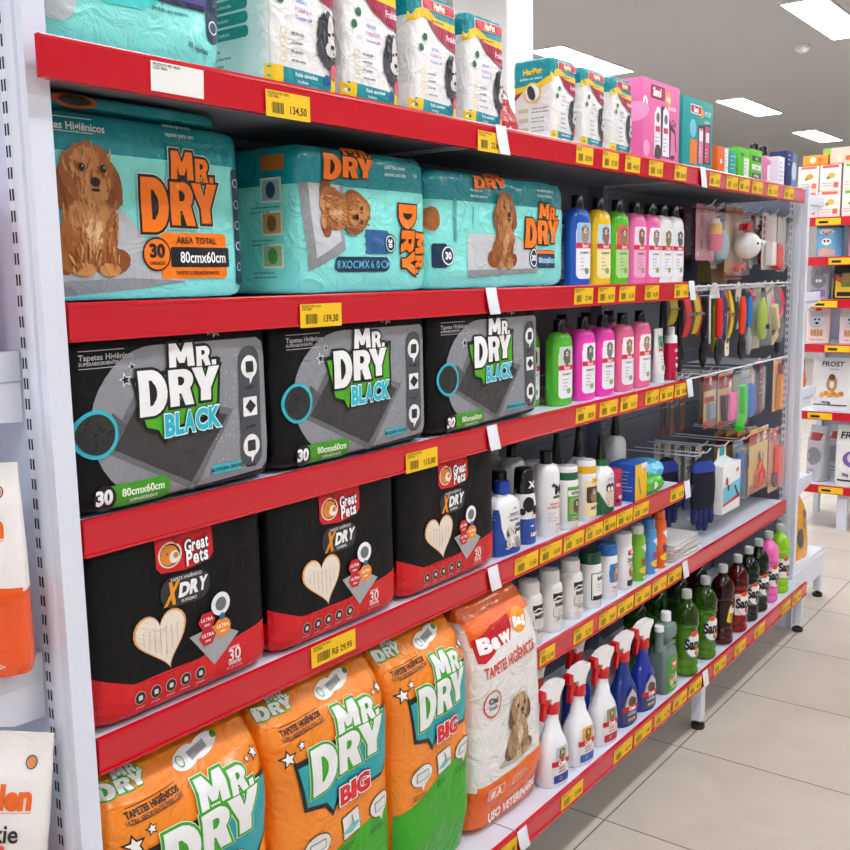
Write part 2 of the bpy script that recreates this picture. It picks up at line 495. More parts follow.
def post(x0, y, z1, z0=0, parent=None, wk=1.0):
    p = MB()
    prof = [(0, 0), (.0165, 0), (.018, -.0018), (.022, -.003), (.036, -.003), (.041, -.002), (.0425, 0), (.045, .0045), (.0465, 0), (.062, 0), (.062, .03), (0, .03)]
    prof = [(a * wk, q) for a, q in prof]
    p.loft([[(x0 + a, y + b, z) for a, b in reversed(prof)] for z in (z0, z1)], WHITE)
    z = z0 + .02
    while z < z1 - .02:
        for a in (.0022, .0082):
            p.box(x0 + a, x0 + a + .0026, y - .0006, y + .002, z, z + .0135, DARK)
        z += .025
    return p.build('upright_post', parent, 40)
post(-.053, .665, 1.80, .0, gon, .855)
post(-.046, 3.640, 1.612, .0, gon)
for y in (1.599, 2.599):
    p = MB().box(-.285, -.25, y, y + .03, .02, 1.62, ENDP); z = .05
    while z < 1.6: p.box(-.2502, -.2495, y + .008, y + .011, z, z + .013, DARK).box(-.2502, -.2495, y + .019, y + .022, z, z + .013, DARK); z += .03
    p.build('upright_post', gon, 0)
# back panels: horizontal sheets
p = MB()
for i in range(8):
    z = .12 + i * .187
    p.box(-.30, -.286, .70, 3.65, z, z + .184, BACK)
p.build('back_panel', gon, 0)
MB().box(-.30, -.0505, 3.660, 3.678, .1, 1.60, ENDP).build('end_panel', gon, 0)

ZS = [1.60, 1.2985, 1.029, .74, .505, .193]; XR = [.024, 0, 0, 0, 0, .068]
def rail_x(k, dz): return XR[k] + .0015 + .05 * dz          # face of the rail, dz above its lower edge
TAGS = {0: [(0.861, 0.088), (1.058, 0.093), (1.585, 0.084), (1.96, 0.08), (2.084, 0.082), (2.198, 0.083), (2.33, 0.085), (2.482, 0.081), (2.722, 0.086), (2.857, 0.097), (2.959, 0.091), (3.075, 0.1), (3.219, 0.103), (3.385, 0.106)],
1: [(1.139, 0.098), (2.006, 0.093), (2.119, 0.09), (2.229, 0.091), (2.373, 0.088), (2.563, 0.099)],
2: [(1.392, 0.098), (2.02, 0.1), (2.136, 0.098), (2.248, 0.099), (2.386, 0.087), (2.479, 0.09), (2.576, 0.09)],
3: [(1.144, 0.112), (1.757, 0.1), (1.861, 0.1), (1.967, 0.1), (2.068, 0.092), (2.15, 0.07), (2.233, 0.093), (2.33, 0.095), (2.565, 0.1)],
4: [(1.846, 0.07), (2.017, 0.1), (2.145, 0.1), (2.246, 0.095), (2.349, 0.1), (2.456, 0.096), (2.56, 0.1)],
5: [(1.56, 0.095), (1.84, 0.105), (2.099, 0.105), (2.213, 0.105), (2.334, 0.105), (2.451, 0.1), (2.56, 0.1), (2.751, 0.105), (2.923, 0.105), (3.105, 0.105), (3.382, 0.1), (3.508, 0.105)]}
PRICES = {(0, 1): '134,50', (1, 0): '139,30', (2, 0): '115,00', (3, 0): 'R$ 29,95'}
def price_label(k, i, yc, w_, parent):
    z0 = ZS[k] - .042; H = .036
    drop = .008 if (k == 0 and i in (1, 2)) or (i == 0 and k in (1, 2)) else (-.006 if k == 3 and i == 0 else 0)
    def surf(x, z): return Vector(((XR[k] + .0048 + .01 * z) if drop else rail_x(k, z) + .0012, yc + x, z0 - drop + z)), Vector((1, 0, 0))
    white = k == 0 and i == 0
    P = Print(surf, w_, H, res=.2, base=0, step=.0003, inkf=flat)
    P.rrect(.5, .5, w_ / H, 1, 0, mat('paper', '#f1efe9', .6) if white else YEL, 0)
    for j in range(2):
        P.text(('PRODUTO PET 30UN', 'COD 78961')[j] if w_ > .08 else 'PROD PET', .04, .90 - j * .12, .13, '#3a2f10', 1, .02, 'l', .95)
    if not white:
        bars(P, .26, .36, .7 * w_ / .095, .42, '#2a2210', 1, 12, i + k * 7)
        P.text(PRICES.get((k, i), '%d,%d0' % (9 + (i * 7 + k * 11) % 38, (i * 3 + k) % 10)), .92, .36, .42, '#2a2210', 1, .02, 'r', .9)
    return P.mb.build('price_label', parent, 0, False)
def shelf(k, y0, y1, first):
    z = ZS[k]; xr = XR[k]
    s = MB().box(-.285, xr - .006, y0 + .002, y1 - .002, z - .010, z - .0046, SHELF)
    s.box(-.285, xr - .008, y0 + .002, y1 - .002, z - .030, z - .0105, UNDER_SHADE)
    so = s.build('shelf', gon, 0)
    prof = [(xr - .006, z), (xr + .002, z + .001), (xr + .0035, z - .0015), (xr + .0035, z - .0065), (xr + .0012, z - .008), (xr - .0004, z - .040), (xr + .0035, z - .0415), (xr + .0035, z - .046), (xr - .006, z - .047)]
    prof = [(xr - .006, z), (xr + .0030, z + .0005), (xr + .0040, z - .0020), (xr + .0040, z - .0055), (rail_x(k, .036), z - .0062), (rail_x(k, 0), z - .0435), (xr + .0045, z - .044), (xr + .0040, z - .0475), (xr - .006, z - .048)]
    MB().loft([[(a, y, b) for a, b in prof] for y in ((.668 if k == 0 and y0 < 1 else y0 + .001), y1 - .006)], RED).build('front_rail', so, 25)
    if y1 < 3.5:
        e = MB(); n = 5
        for i in range(n):
            a = i / (n - 1); e_y = y1 - .008
        e.loft([[(xr + .0055 + .002 * math.sin(a * 3) , y1 - .012 + b + .016 * a * a, z + .002 - .052 * a) for b, c in ((0, 0), (.036, 0))] + [(xr + .0065 + .002 * math.sin(a * 3), y1 - .012 + b + .016 * a * a, z + .002 - .052 * a) for b in (.036, 0)] for a in (0, .2, .4, .6, .8, 1)], mat('paper', '#eef0f6', .6))
        e.build('joint_cover', so, 40)
    for a in (y0 + .012, y1 - .016):
        MB().prism([(-.284, z - .0303), (xr - .03, z - .0303), (xr - .03, z - .033), (-.266, z - .0338), (-.284, z - .075)], a, a + .003, WHITE, None).build('bracket', so, 0)
    for i, (yc, w_) in enumerate(TAGS[k]):
        if y0 <= yc < y1: price_label(k, i, yc, w_ * .96, so)
B1, B2, B3, B4 = .6965, 1.614, 2.618, 3.636
for k in (0, 1, 2, 3, 5): shelf(k, B1, B2, True)
for k in range(6): shelf(k, B2 if k != 4 else 1.806, B3, False)
for k in (0, 4, 5): shelf(k, B3, B4 if k == 5 else 3.575, False)
for y in (1.64, 2.66, 3.63):
    l = MB().box(.028, .058, y - .016, y + .016, .026, .150, WHITE, .002).box(-.25, .03, y - .012, y + .012, .10, .148, WHITE)
    lo = l.build('leg', gon, 30)
    MB().lathe([(.019, .0), (.021, .006), (.019, .014), (.009, .018), (.008, .028)], gloss('#141414'), (.043, y)).build('foot', lo)

# ---- near end display: shelves and brackets pointing towards the camera
END = thing('end_display_rack', 'white end of aisle rack with solid brackets at the left edge, holding cookie bags', 'shelving unit', (0, 0, 0))
MB().box(-.75, -.0545, .668, .69, .1, 1.75, paint('#cfd6e8')).build('back_panel', END, 0)
for z in (1.242, .858, .50):
    s = MB().box(-.74, -.063, .16, .664, z - .012, z - .002, WHITE)
    so = s.build('shelf', END, 0)
    b = MB().box(-.062, -.055, .16, .664, z - .037, z, WHITE, .001)
    b.prism([(-.664, z - .038), (-.16, z - .038), (-.16, z - .042), (-.45, z - .055), (-.56, z - .062), (-.62, z - .085), (-.664, z - .088)], 0, .004, paint('#e4e8f2'), Matrix(((0, 1, 0, -.062), (-1, 0, 0, 0), (0, 0, 1, 0), (0, 0, 0, 1))))
    b.lathe([(.0045, 0), (.0045, .0012)], mat('metal', '#8c8f96', .4, 1), n=14, xf=Matrix.Translation((-.0551, .585, z - .018)) @ Matrix.Rotation(PI / 2, 4, 'Y'))
    b.build('bracket', so, 30)

# ---- far end display
FE = thing('end_display_rack', 'white end of aisle rack beyond the last upright post, with a base foot', 'shelving unit', (0, 0, 0))
MB().box(-.75, -.056, 3.690, 3.705, .1, 1.58, paint('#cfd6e8')).build('back_panel', FE, 0)
for z in (1.595, 1.245, .885, .54):
    so = MB().box(-.74, -.022, 3.71, 3.93, z - .012, z - .002, WHITE).build('shelf', FE, 0)
    b = MB().box(-.02, -.012, 3.70, 3.945, z - .035, z, WHITE, .001)
    b.prism([(3.705, z - .036), (3.93, z - .036), (3.93, z - .044), (3.82, z - .06), (3.705, z - .09)], 0, .003, WHITE, Matrix(((0, 1, 0, -.0195), (1, 0, 0, 0), (0, 0, 1, 0), (0, 0, 0, 1))))
    b.build('bracket', so, 30)
MB().box(-.74, .0, 3.70, 4.10, .185, .205, WHITE, .002).box(-.012, .004, 3.70, 4.10, .1, .186, WHITE, .001).build('base', FE, 0)
lo = MB().box(-.026, .004, 4.07, 4.10, .026, .1, WHITE, .002).build('leg', FE, 30)
MB().lathe([(.019, .0), (.021, .006), (.019, .014), (.009, .018), (.008, .028)], gloss('#141414'), (-.011, 4.085)).build('foot', lo)

# ---- hooks in the last bay
HK = mat('wire', '#e9ebf0', .3, coat=.3)
HOOKS = []
HOOKS = []
def hook(y, z, L=.27, xf=-.045):
    if any(abs(y - q) < .009 and abs(z - r) < .03 for q, r in HOOKS): return
    HOOKS.append((y, z)); z += .0025
    MB().tube([(-.284, y, z), (xf - .012, y, z), (xf + .006, y, z + .004), (xf + .018, y, z + .018)], .0022, HK).build('peg_hook', gon, 60)

# ================================================================== packs
def gbox(ch):
    vs = glyph(ch, .03)[0]
    xs = [a for a, b in vs]; zs = [b for a, b in vs]
    return min(xs), max(xs), min(zs), max(zs)
def fit(P, ch, cx, cz, w_, h_, col, lay, bold=.03, rot=0, org=(0, 0), sh=0):
    """one glyph filling a box, in metres, rotated with its logo about org"""
    a0, a1, b0, b1 = gbox(ch)
    c, q = math.cos(math.radians(rot)), math.sin(math.radians(rot)); vs, ts = glyph(ch, bold); pts = []
    for a, b in vs:
        X = cx + ((a - a0) / (a1 - a0) - .5) * w_ + sh * ((b - b0) / (b1 - b0) - .5) * h_; Z = cz + ((b - b0) / (b1 - b0) - .5) * h_
        pts.append((org[0] + X * c - Z * q, org[1] + X * q + Z * c))
    P.tris(pts, ts, col, lay)
def _arc(cx, cz, rx, rz, a0, a1, n=10): return [(cx + rx * math.cos(math.radians(a0 + (a1 - a0) * i / n)), cz + rz * math.sin(math.radians(a0 + (a1 - a0) * i / n))) for i in range(n + 1)]
HEAVY = {   # chunky comic capitals in a unit box: outline and counter
    'D': ([(0, 0), (.0, 1.0), (.45, 1.0)] + _arc(.45, .5, .55, .5, 80, -80) + [(.45, 0)], [(.36, .22), (.36, .78), (.46, .77)] + _arc(.46, .5, .17, .22, 70, -70, 6) + [(.46, .23)]),
    'R': ([(0, 0), (0, 1), (.55, 1)] + _arc(.58, .70, .40, .30, 85, -50, 8) + [(1.02, .0), (.63, .0), (.46, .34), (.38, .34), (.38, 0)], [(.37, .56), (.37, .80), (.50, .80), (.60, .75), (.61, .64), (.52, .56)]),
    'Y': ([(.31, 0), (.31, .36), (-.02, 1), (.38, 1), (.5, .68), (.63, 1), (1.03, 1), (.69, .36), (.69, 0)], None),
    'M': ([(0, 0), (.05, 1), (.33, 1), (.5, .60), (.67, 1), (.95, 1), (1, 0), (.72, 0), (.70, .46), (.60, .16), (.40, .16), (.30, .46), (.28, 0)], None),
    '.': ([(0, 0), (0, 1), (1, 1), (1, 0)], None)}
def grow(p, d):
    """outline pushed outwards by d (mitred)"""
    n = len(p); A = sum(p[i][0] * p[(i + 1) % n][1] - p[(i + 1) % n][0] * p[i][1] for i in range(n)); s = 1 if A > 0 else -1; out = []
    for i in range(n):
        a, b, c = Vector(p[i - 1]), Vector(p[i]), Vector(p[(i + 1) % n])
        u, v = (b - a).normalized(), (c - b).normalized(); nu, nv = Vector((u.y, -u.x)) * s, Vector((v.y, -v.x)) * s
        m = (nu + nv); k = m.dot(nu)
        out.append(tuple(b + m * (d / max(k, .45))))
    return out
LOGO = [('D', .17, .33, .34, .65), ('R', .52, .36, .31, .53), ('Y', .83, .38, .34, .50), ('M', .54, .83, .31, .34), ('R', .81, .79, .18, .29), ('.', .945, .685, .055, .075)]
def logo(P, u, v, w_, h_, layers, lay, rot=0, skew=0):
    """the two-line brand name; layers: (colour, boldness) from the back to the front"""
    o = P.xy(u, v); w_ *= P.H; h_ *= P.H; c, q = math.cos(math.radians(rot)), math.sin(math.radians(rot))
    def tr(pts): return [(o[0] + X * c - Z * q, o[1] + X * q + Z * c) for X, Z in pts]
    for i, (col, b) in enumerate(layers):
        last = i == len(layers) - 1
        for ch, x, z, a, h in LOGO:
            pl = lambda L: [((x - .5 + (X - .5) * a) * w_, (z - .5 + (Z - .5) * h + skew * (x - .5)) * h_) for X, Z in L]
            out, hole = HEAVY[ch]; out = pl(out)
            if not last: out = grow(out, b * .42 * h_ if b > .06 else b * .3 * h_)
            out = tr(out)
            if last and hole:
                hh = tr(pl(hole)); pts = out + hh
                P.tris(pts, tessellate_polygon([[Vector((X, Z, 0)) for X, Z in out], [Vector((X, Z, 0)) for X, Z in hh]]), col, lay)
            else: P.mpoly(out, col, lay)
        lay += 1
def word(P, s, u, v, w_, h_, col, lay, bold=.03, rot=0, skew=0, sh=0):
    o = P.xy(u, v); w_ *= P.H; h_ *= P.H; tot = sum(advance(c) for c in s); x = 0
    for ch in s:
        a = advance(ch) / tot
        if ch != ' ':
            b = gbox(ch); hh = (b[3] - b[2]) / .74
            fit(P, ch, (x + a / 2 - .5) * w_, ((b[3] + b[2]) / 2 / .74 - .5) * h_ + skew * (x + a / 2 - .5) * h_, a * w_ * .9, hh * h_, col, lay, bold, rot, o, sh)
        x += a

TEAL, MINT, ORG = '#0a8c94', '#7fdcd2', '#ff7d0a'
def pack_thing(name, label, cat, group, xf, yc, z, pk, rz=90, tilt=0):
    t = thing(name, label, cat, (xf - pk.D / 2, yc, z), rz, group)
    return t
def fin(name, parent, pts, m, seed=0):
    """a crumpled strip of film: pts = rows of points"""
    b = MB(); n = len(pts[0]); R = random.Random(seed)
    vs = [tuple(Vector(p) + Vector((R.uniform(-1, 1), R.uniform(-1, 1), R.uniform(-1, 1))) * .002) for r in pts for p in r]
    b.add(vs, [(i * n + j, i * n + j + 1, (i + 1) * n + j + 1, (i + 1) * n + j) for i in range(len(pts) - 1) for j in range(n - 1)], m)
    o = b.build(name, parent, 60)
    md = o.modifiers.new('thickness', 'SOLIDIFY'); md.thickness = .0012
    return o
MINTF, TEALF = film('#86e6da'), film('#07929a')

# --- row 2, first: pads with the puppy on the left
pk = Pack(.358, .241, .19, 10, 13, seed=1, amp=.004)
t = pack_thing('pad_pack', 'teal pad pack with a large puppy and the number 80cmx60cm, beside the left post', 'pet pad pack', 'teal pad packs on the second shelf', -.066, .8765, 1.2985, pk)
pk.body('pack_body', t, MINTF, [(.190, .3, TEALF)])
P = Print(pk.front, .358, .245)
P.poly([(.0, .06), (.66, .1), (.69, .13), (.52, .26), (.40, .46), (.36, .5), (.0, .3)], '#b9bcbc', 0)
P.poly([(.0, .02), (.45, .06), (.66, .1), (.4, .12), (0, .1)], '#8f9393', 1)
dog(P, .235, .14, .70, 2, seed=3)
P.build('puppy_picture', t)
P = Print(pk.front, .358, .245)
logo(P, .65, .60, .55, .46, [('#e9f3f2', .105), ('#1b1512', .08), (ORG, .03)], 3)
P.build('brand_logo', t)
P = Print(pk.front, .358, .245)
P.rrect(.71, .243, .49, .26, .02, ORG, 1); P.rrect(.74, .235, .44, .115, .01, '#17191b', 2)
P.ell(.523, .25, .095, .095, '#17191b', 3); P.ell(.523, .25, .085, .085, ORG, 4)
P.text('30', .523, .27, .1, '#17191b', 5, .05); P.text('UNIDADES', .523, .20, .026, '#17191b', 5, .02, 'c', .8)
P.text('80cmx60cm', .752, .235, .088, '#ffffff', 4, .02, 'c', .80); P.text('ÁREA TOTAL', .72, .33, .05, '#17191b', 4, .02)
P.text('TAPETES SUPERABSORVENTES', .72, .145, .028, '#17191b', 3, .02, 'c', .85)
P.build('quantity_badge', t)
P = Print(pk.front, .358, .245)
P.text('Tapetes Higiênicos', .03, .90, .055, '#e8f7f6', 1, .02, 'l'); P.line(.03, .94, .27, .94, .004, '#e8f7f6', 1); P.line(.03, .87, .27, .87, .004, '#e8f7f6', 1)
P.build('small_print', t)
P.rrect(.955, .42, .06, .70, .03, '#16304a', 1)
for i in range(5): P.ring(.955, .18 + i * .125, .026, .026, .005, '#dfe9ef', 2)
P.build('pictogram_column', t)
lines(P, .60, .97, .3, 2, .05, .035, '#d9f4f2', 1, 2)
P.build('small_print', t)

# --- row 2, second: art turned on its side
pk = Pack(.335, .235, .22, 10, 12, seed=2, amp=.005)
t = pack_thing('pad_pack', 'teal pad pack with its puppy and logo turned sideways, second from the left', 'pet pad pack', 'teal pad packs on the second shelf', -.03, 1.306, 1.2985, pk)
pk.body('pack_body', t, MINTF, [(.172, .3, TEALF)])
P = Print(pk.front, .335, .235)
P.poly([(.02, .74), (.05, .15), (.30, .30), (.30, .74)], '#8e9293', 0); P.poly([(.06, .74), (.09, .24), (.27, .36), (.27, .74)], '#c3c7c8', 1)
dog(P, .13, .56, .52, 2, rot=-90, seed=5)
P.build('puppy_picture', t)
P = Print(pk.front, .335, .235)
logo(P, .83, .38, .52, .34, [('#1b1512', .085), (ORG, .03)], 3, rot=-90)
P.build('brand_logo', t)
logo(P, .34, .90, .52, .26, [('#1b1512', .085), (ORG, .03)], 3)
P.build('brand_logo', t)
P = Print(pk.front, .335, .235)
P.rrect(.42, .2, .60, .105, .05, '#14304a', 1)
for i, ch in enumerate('8XOCMX60CM'): P.text(ch, .24 + i * .042, .2, .075, '#5fb6dc', 2, .02)
P.rrect(.54, .36, .25, .17, .02, '#2c5d92', 1); P.ell(.64, .35, .07, .07, '#14304a', 2); P.ring(.64, .35, .06, .06, .008, '#dff3f5', 3); P.text('30', .64, .35, .06, '#fff', 3, .05, 'c', 1, -90) if False else P.text('30', .64, .35, .06, '#ffffff', 3, .05, 'c', 1, -90)
P.build('quantity_badge', t)
lines(P, .44, .40, .1, 3, .055, .03, '#1c4f5c', 1, 3); lines(P, .62, .90, .3, 2, .05, .04, '#d9f4f2', 1, 1)
P.build('quantity_badge', t)
P = Print(pk.left, .23, .235)
for i, z in enumerate((.70, .48, .26)):
    P.rrect(.70, z, .20, .165, .01, '#e8e2d4', 1); P.rrect(.70, z, .17, .135, 0, ('#9db4b8', '#c89a6a', '#9cb88a')[i], 2); P.ell(.70, z, .045, .055, ('#2f4650', '#8a5628', '#4d8a3a')[i], 3)
    lines(P, .50, z - .11, .4, 2, .03, .022, '#135c66', 1, i)
P.rrect(.72, .88, .22, .1, 0, '#b5642a', 1)
P.build('side_pictures', t)
fin('end_flap', t, [[(-.15, .08, .215), (-.08, .06, .23), (-.02, .05, .228)], [(-.16, .10, .235), (-.10, .09, .25), (-.02, .07, .245)]], TEALF, 1)

# --- row 2, third: wide pack with the puppy in the middle
pk = Pack(.52, .225, .213, 9, 10, seed=3, amp=.006)
t = pack_thing('pad_pack', 'wide teal pad pack with a small puppy in the middle, next to the blue bottle', 'pet pad pack', 'teal pad packs on the second shelf', -.03, 1.737, 1.2985, pk)
pk.body('pack_body', t, MINTF, [(.166, .3, TEALF)])
P = Print(pk.front, .52, .225)
P.poly([(.22, .14), (.72, .17), (.66, .40), (.55, .47), (.23, .47)], '#c9cccd', 0); P.poly([(.22, .10), (.72, .13), (.72, .17), (.22, .16)], '#8f9393', 1)
dog(P, .475, .18, .68, 2, seed=8)
P.build('puppy_picture', t)
P = Print(pk.front, .52, .225)
logo(P, .765, .57, .62, .42, [('#1b1512', .085), (ORG, .03)], 3)
P.build('brand_logo', t)
logo(P, .38, .93, .52, .16, [('#1b1512', .085), (ORG, .03)], 3)
P.build('brand_logo', t)
P = Print(pk.front, .52, .225)
P.rrect(.80, .26, .36, .17, .01, '#1c3550', 1); P.rrect(.80, .325, .36, .03, 0, ORG, 2); P.text('80cmx60cm', .81, .25, .075, '#8fc6e0', 2, .05, 'c', .9)
P.ell(.695, .27, .075, .1, '#16304a', 2); P.ring(.695, .27, .06, .085, .012, '#e8f4f4', 3); P.text('30', .695, .27, .07, '#ffffff', 3, .05)
P.build('quantity_badge', t)
P.rrect(.06, .28, .16, .2, .02, '#16304a', 1); P.ell(.10, .28, .085, .085, '#16304a', 2); P.ring(.10, .28, .078, .078, .012, '#eef6f6', 3); P.text('30', .10, .28, .08, '#ffffff', 3, .05)
P.build('quantity_badge', t)
P.rrect(.15, .58, .045, .36, .01, '#5aa9a8', 1); P.build('text_strip', t); P.line(.26, .70, .26, .55, .01, '#4aa0a0', 1)
P.build('text_strip', t); blob(P, .03, .58, .07, .1, '#a4602a', 2); P.build('puppy_picture', t); lines(P, .24, .84, .2, 2, .05, .035, '#d9f4f2', 1, 4); P.build('small_print', t); lines(P, .72, .9, .2, 2, .05, .04, '#d9f4f2', 1, 6)
P.build('small_print', t)
fin('end_flap', t, [[(-.22, -.02, .205), (-.17, -.03, .215), (-.12, -.03, .21)], [(-.235, .02, .235), (-.17, .0, .25), (-.125, -.0, .235)], [(-.23, .05, .245), (-.17, .04, .262), (-.11, .04, .252)]], TEALF, 2)
fin('end_flap', t, [[(.10, .0, .21), (.17, -.01, .212), (.23, .0, .195)], [(.11, .03, .238), (.18, .02, .245), (.24, .03, .22)]], TEALF, 3)
# packs lying behind on the same shelf
pk = Pack(.34, .07, .16, 6, 4, seed=9, amp=.004)
t = pack_thing('pad_pack', 'folded teal pad pack lying in shadow on top of the large puppy pack', 'pet pad pack', 'teal pad packs on the second shelf', -.085, .87, 1.5402, pk)
pk.H = .026
pk.body('pack_body', t, TEALF)
P = Print(pk.front, .34, .028); P.ell(.25, .5, 1.2, .3, '#c0581c', 1); P.ell(.25, .5, .9, .2, '#2b2420', 2); P.build('small_print', t)

# --- top row, first: teal pack seen from below
pk = Pack(.30, .26, .22, 6, 7, seed=4, amp=.006)
t = pack_thing('pad_pack', 'mint pad pack on the top shelf against the left post, cut by the picture edge', 'pet pad pack', None, -.015, .845, 1.6, pk)
pk.body('pack_body', t, MINTF)
P = Print(pk.front, .30, .26)
P.poly([(.1, .34), (.3, .24), (.5, .25), (.72, .38), (.74, .6), (.2, .6)], '#3fc9c4', 0)
P.rrect(.70, .40, .36, .17, .01, '#5b4f93', 1); P.rrect(.70, .33, .34, .03, 0, '#23284a', 2); P.rrect(.90, .34, .10, .34, .045, '#16304a', 1); P.ring(.90, .25, .035, .035, .007, '#e8f4f4', 2)
P.text('80cmx60cm', .7, .41, .06, '#ffffff', 2, .05); lines(P, .55, .28, .3, 1, .04, .03, '#1d6a70', 1); P.ell(.10, .24, .09, .12, '#b9c4c2', 1)
P.text('30 tapetes', .8, .13, .035, '#2a5560', 1, .02, 'c', 1, -8)
P.build('printed_front', t)

# --- row 3: black packs
BLKF = mat('film', '#070709', .5, bump=.6, bscale=22)
BLKF.node_tree.nodes['Principled BSDF'].inputs['Specular IOR Level'].default_value = .28
def black_pack(yc, label, seed, W_=.392, xf=-.012, du=0):
    W, H = W_, .2335
    pk = Pack(W, H, .19, 10, 13, seed=seed, amp=.0035)
    t = pack_thing('pad_pack', label, 'pet pad pack', 'black pad packs on the third shelf', xf, yc, 1.029, pk)
    pk.body('pack_body', t, BLKF)
    P = Print(pk.front, W, H); P.du = du
    # grey panel: round at the left, square with soft corners at the right
    pts = [(.40, .90)] + [(.93, .90), (.965, .87), (.975, .78), (.985, .2), (.975, .1), (.94, .06)] + [(.30, .02)]
    L = [(.40 - .30 * math.sin(math.radians(a)), .46 + .44 * math.cos(math.radians(a))) for a in range(170, -1, -10)]
    P.poly([(.93, .90), (.965, .87), (.975, .78), (.985, .2), (.975, .1), (.94, .055)] + L, '#8e9094', 0)
    R = random.Random(seed)
    for i in range(70): P.ell(R.uniform(.68, .80), R.uniform(.12, .8), .004, .004, '#c9cbce', 1, 0, 5)
    P.poly([(.155, .33), (.30, .66), (.78, .47), (.56, .015)], '#6c6d70', 1); P.poly([(.19, .34), (.315, .61), (.745, .44), (.545, .07)], '#3c3b3b', 2); P.poly([(.155, .33), (.25, .47), (.19, .55)], '#57585b', 3)
    P.rrect(.875, .47, .19, .76, .08, '#4a4d52', 2)
    for i, z in enumerate((.72, .47, .22)):
        if i == 1: P.rrect(.875, z, .125, .12, .005, '#f2f2f0', 3); P.poly([(.845, z), (.875, z + .045), (.91, z), (.875, z - .045)], '#2b2b2d', 4)
        else: P.ell(.875, z, .072, .072, '#f2f2f0', 3); P.poly([(.87, z - .05), (.90, z - .05), (.875, z - .11)], '#f2f2f0', 3); P.rrect(.875, z, .07, .07, .01, '#2b2b2d', 4)
        P.text('absorção', .875, z - .125, .025, '#16171a', 3, .02)
    P.build('printed_panel', t)
    P = Print(pk.front, W, H); P.du = du
    P.poly([(.275, .725), (.71, .80), (.70, .45), (.45, .39), (.42, .32), (.385, .39), (.325, .42)], '#14180f', 4)
    P.poly([(.29, .70), (.695, .77), (.685, .47), (.44, .41), (.415, .35), (.39, .415), (.335, .44)], '#4fae1f', 5)
    logo(P, .50, .70, .58, .40, [('#131313', .10), ('#f4f4f2', .06)], 6)
    word(P, 'BLACK', .555, .445, .42, .125, '#103038', 9, .13, 0, .1); word(P, 'BLACK', .555, .445, .42, .125, '#dff8fb', 10, .1, 0, .1); word(P, 'BLACK', .555, .445, .42, .125, '#2fbcd0', 11, .05, 0, .1)
    P.build('brand_logo', t)
    P = Print(pk.front, W, H); P.du = du
    P.ell(.12, .44, .135, .135, '#2fb9c9', 4); P.ell(.12, .44, .113, .113, '#2c2d2c', 5)
    for i in range(26):
        a = R.uniform(0, 6.28); r = R.uniform(0, .095); P.ell(.12 + r * math.cos(a) * H / W, .44 + r * math.sin(a), .006, .006, '#0f100f', 6, 0, 5)
    P.build('texture_badge', t)
    P.rrect(.27, .085, .50, .12, .055, '#3f9a1c', 4); P.ell(.14, .085, .07, .07, '#101310', 5); P.text('30', .135, .09, .105, '#f4f4f4', 6, .05); P.text('80cmx60cm', .31, .095, .06, '#e8f5df', 5, .03); P.text('SUPERABSORVENTE', .31, .048, .022, '#e8f5df', 5, .02)
    P.build('quantity_badge', t)
    P.rrect(.73, .115, .24, .055, .01, '#39b8c4', 4); P.text('BLOQUEIA ODORES', .735, .115, .03, '#0c3038', 5, .02)
    P.build('odour_badge', t)
    P.text('Tapetes Higiênicos', .07, .86, .045, '#b9bbbd', 1, .02, 'l'); P.line(.07, .895, .26, .895, .004, '#b9bbbd', 1); P.line(.07, .80, .26, .80, .004, '#b9bbbd', 1); P.text('SUPERABSORVENTES', .07, .825, .026, '#b9bbbd', 1, .02, 'l')
    P.build('small_print', t)
    for u, v, r in ((.255, .72, .036), (.29, .79, .022), (.70, .955, .036), (.665, .95, .018)):
        P.star(u, v, r * 1.25, '#e6e6e6', 2, 10); P.star(u, v, r * .8, '#1c1d1f', 3, 10)
        if r == .022: P.build('star_print', t)
    P.build('star_print', t)
    return t
black_pack(.8715, 'black pad pack with grey panel, leftmost of three, beside the left post', 11, .347, -.012, -.015)
black_pack(1.2455, 'black pad pack with grey panel, middle of the three on the third shelf', 12)
black_pack(1.648, 'black pad pack with grey panel, rightmost of three, next to the green bottles', 13)

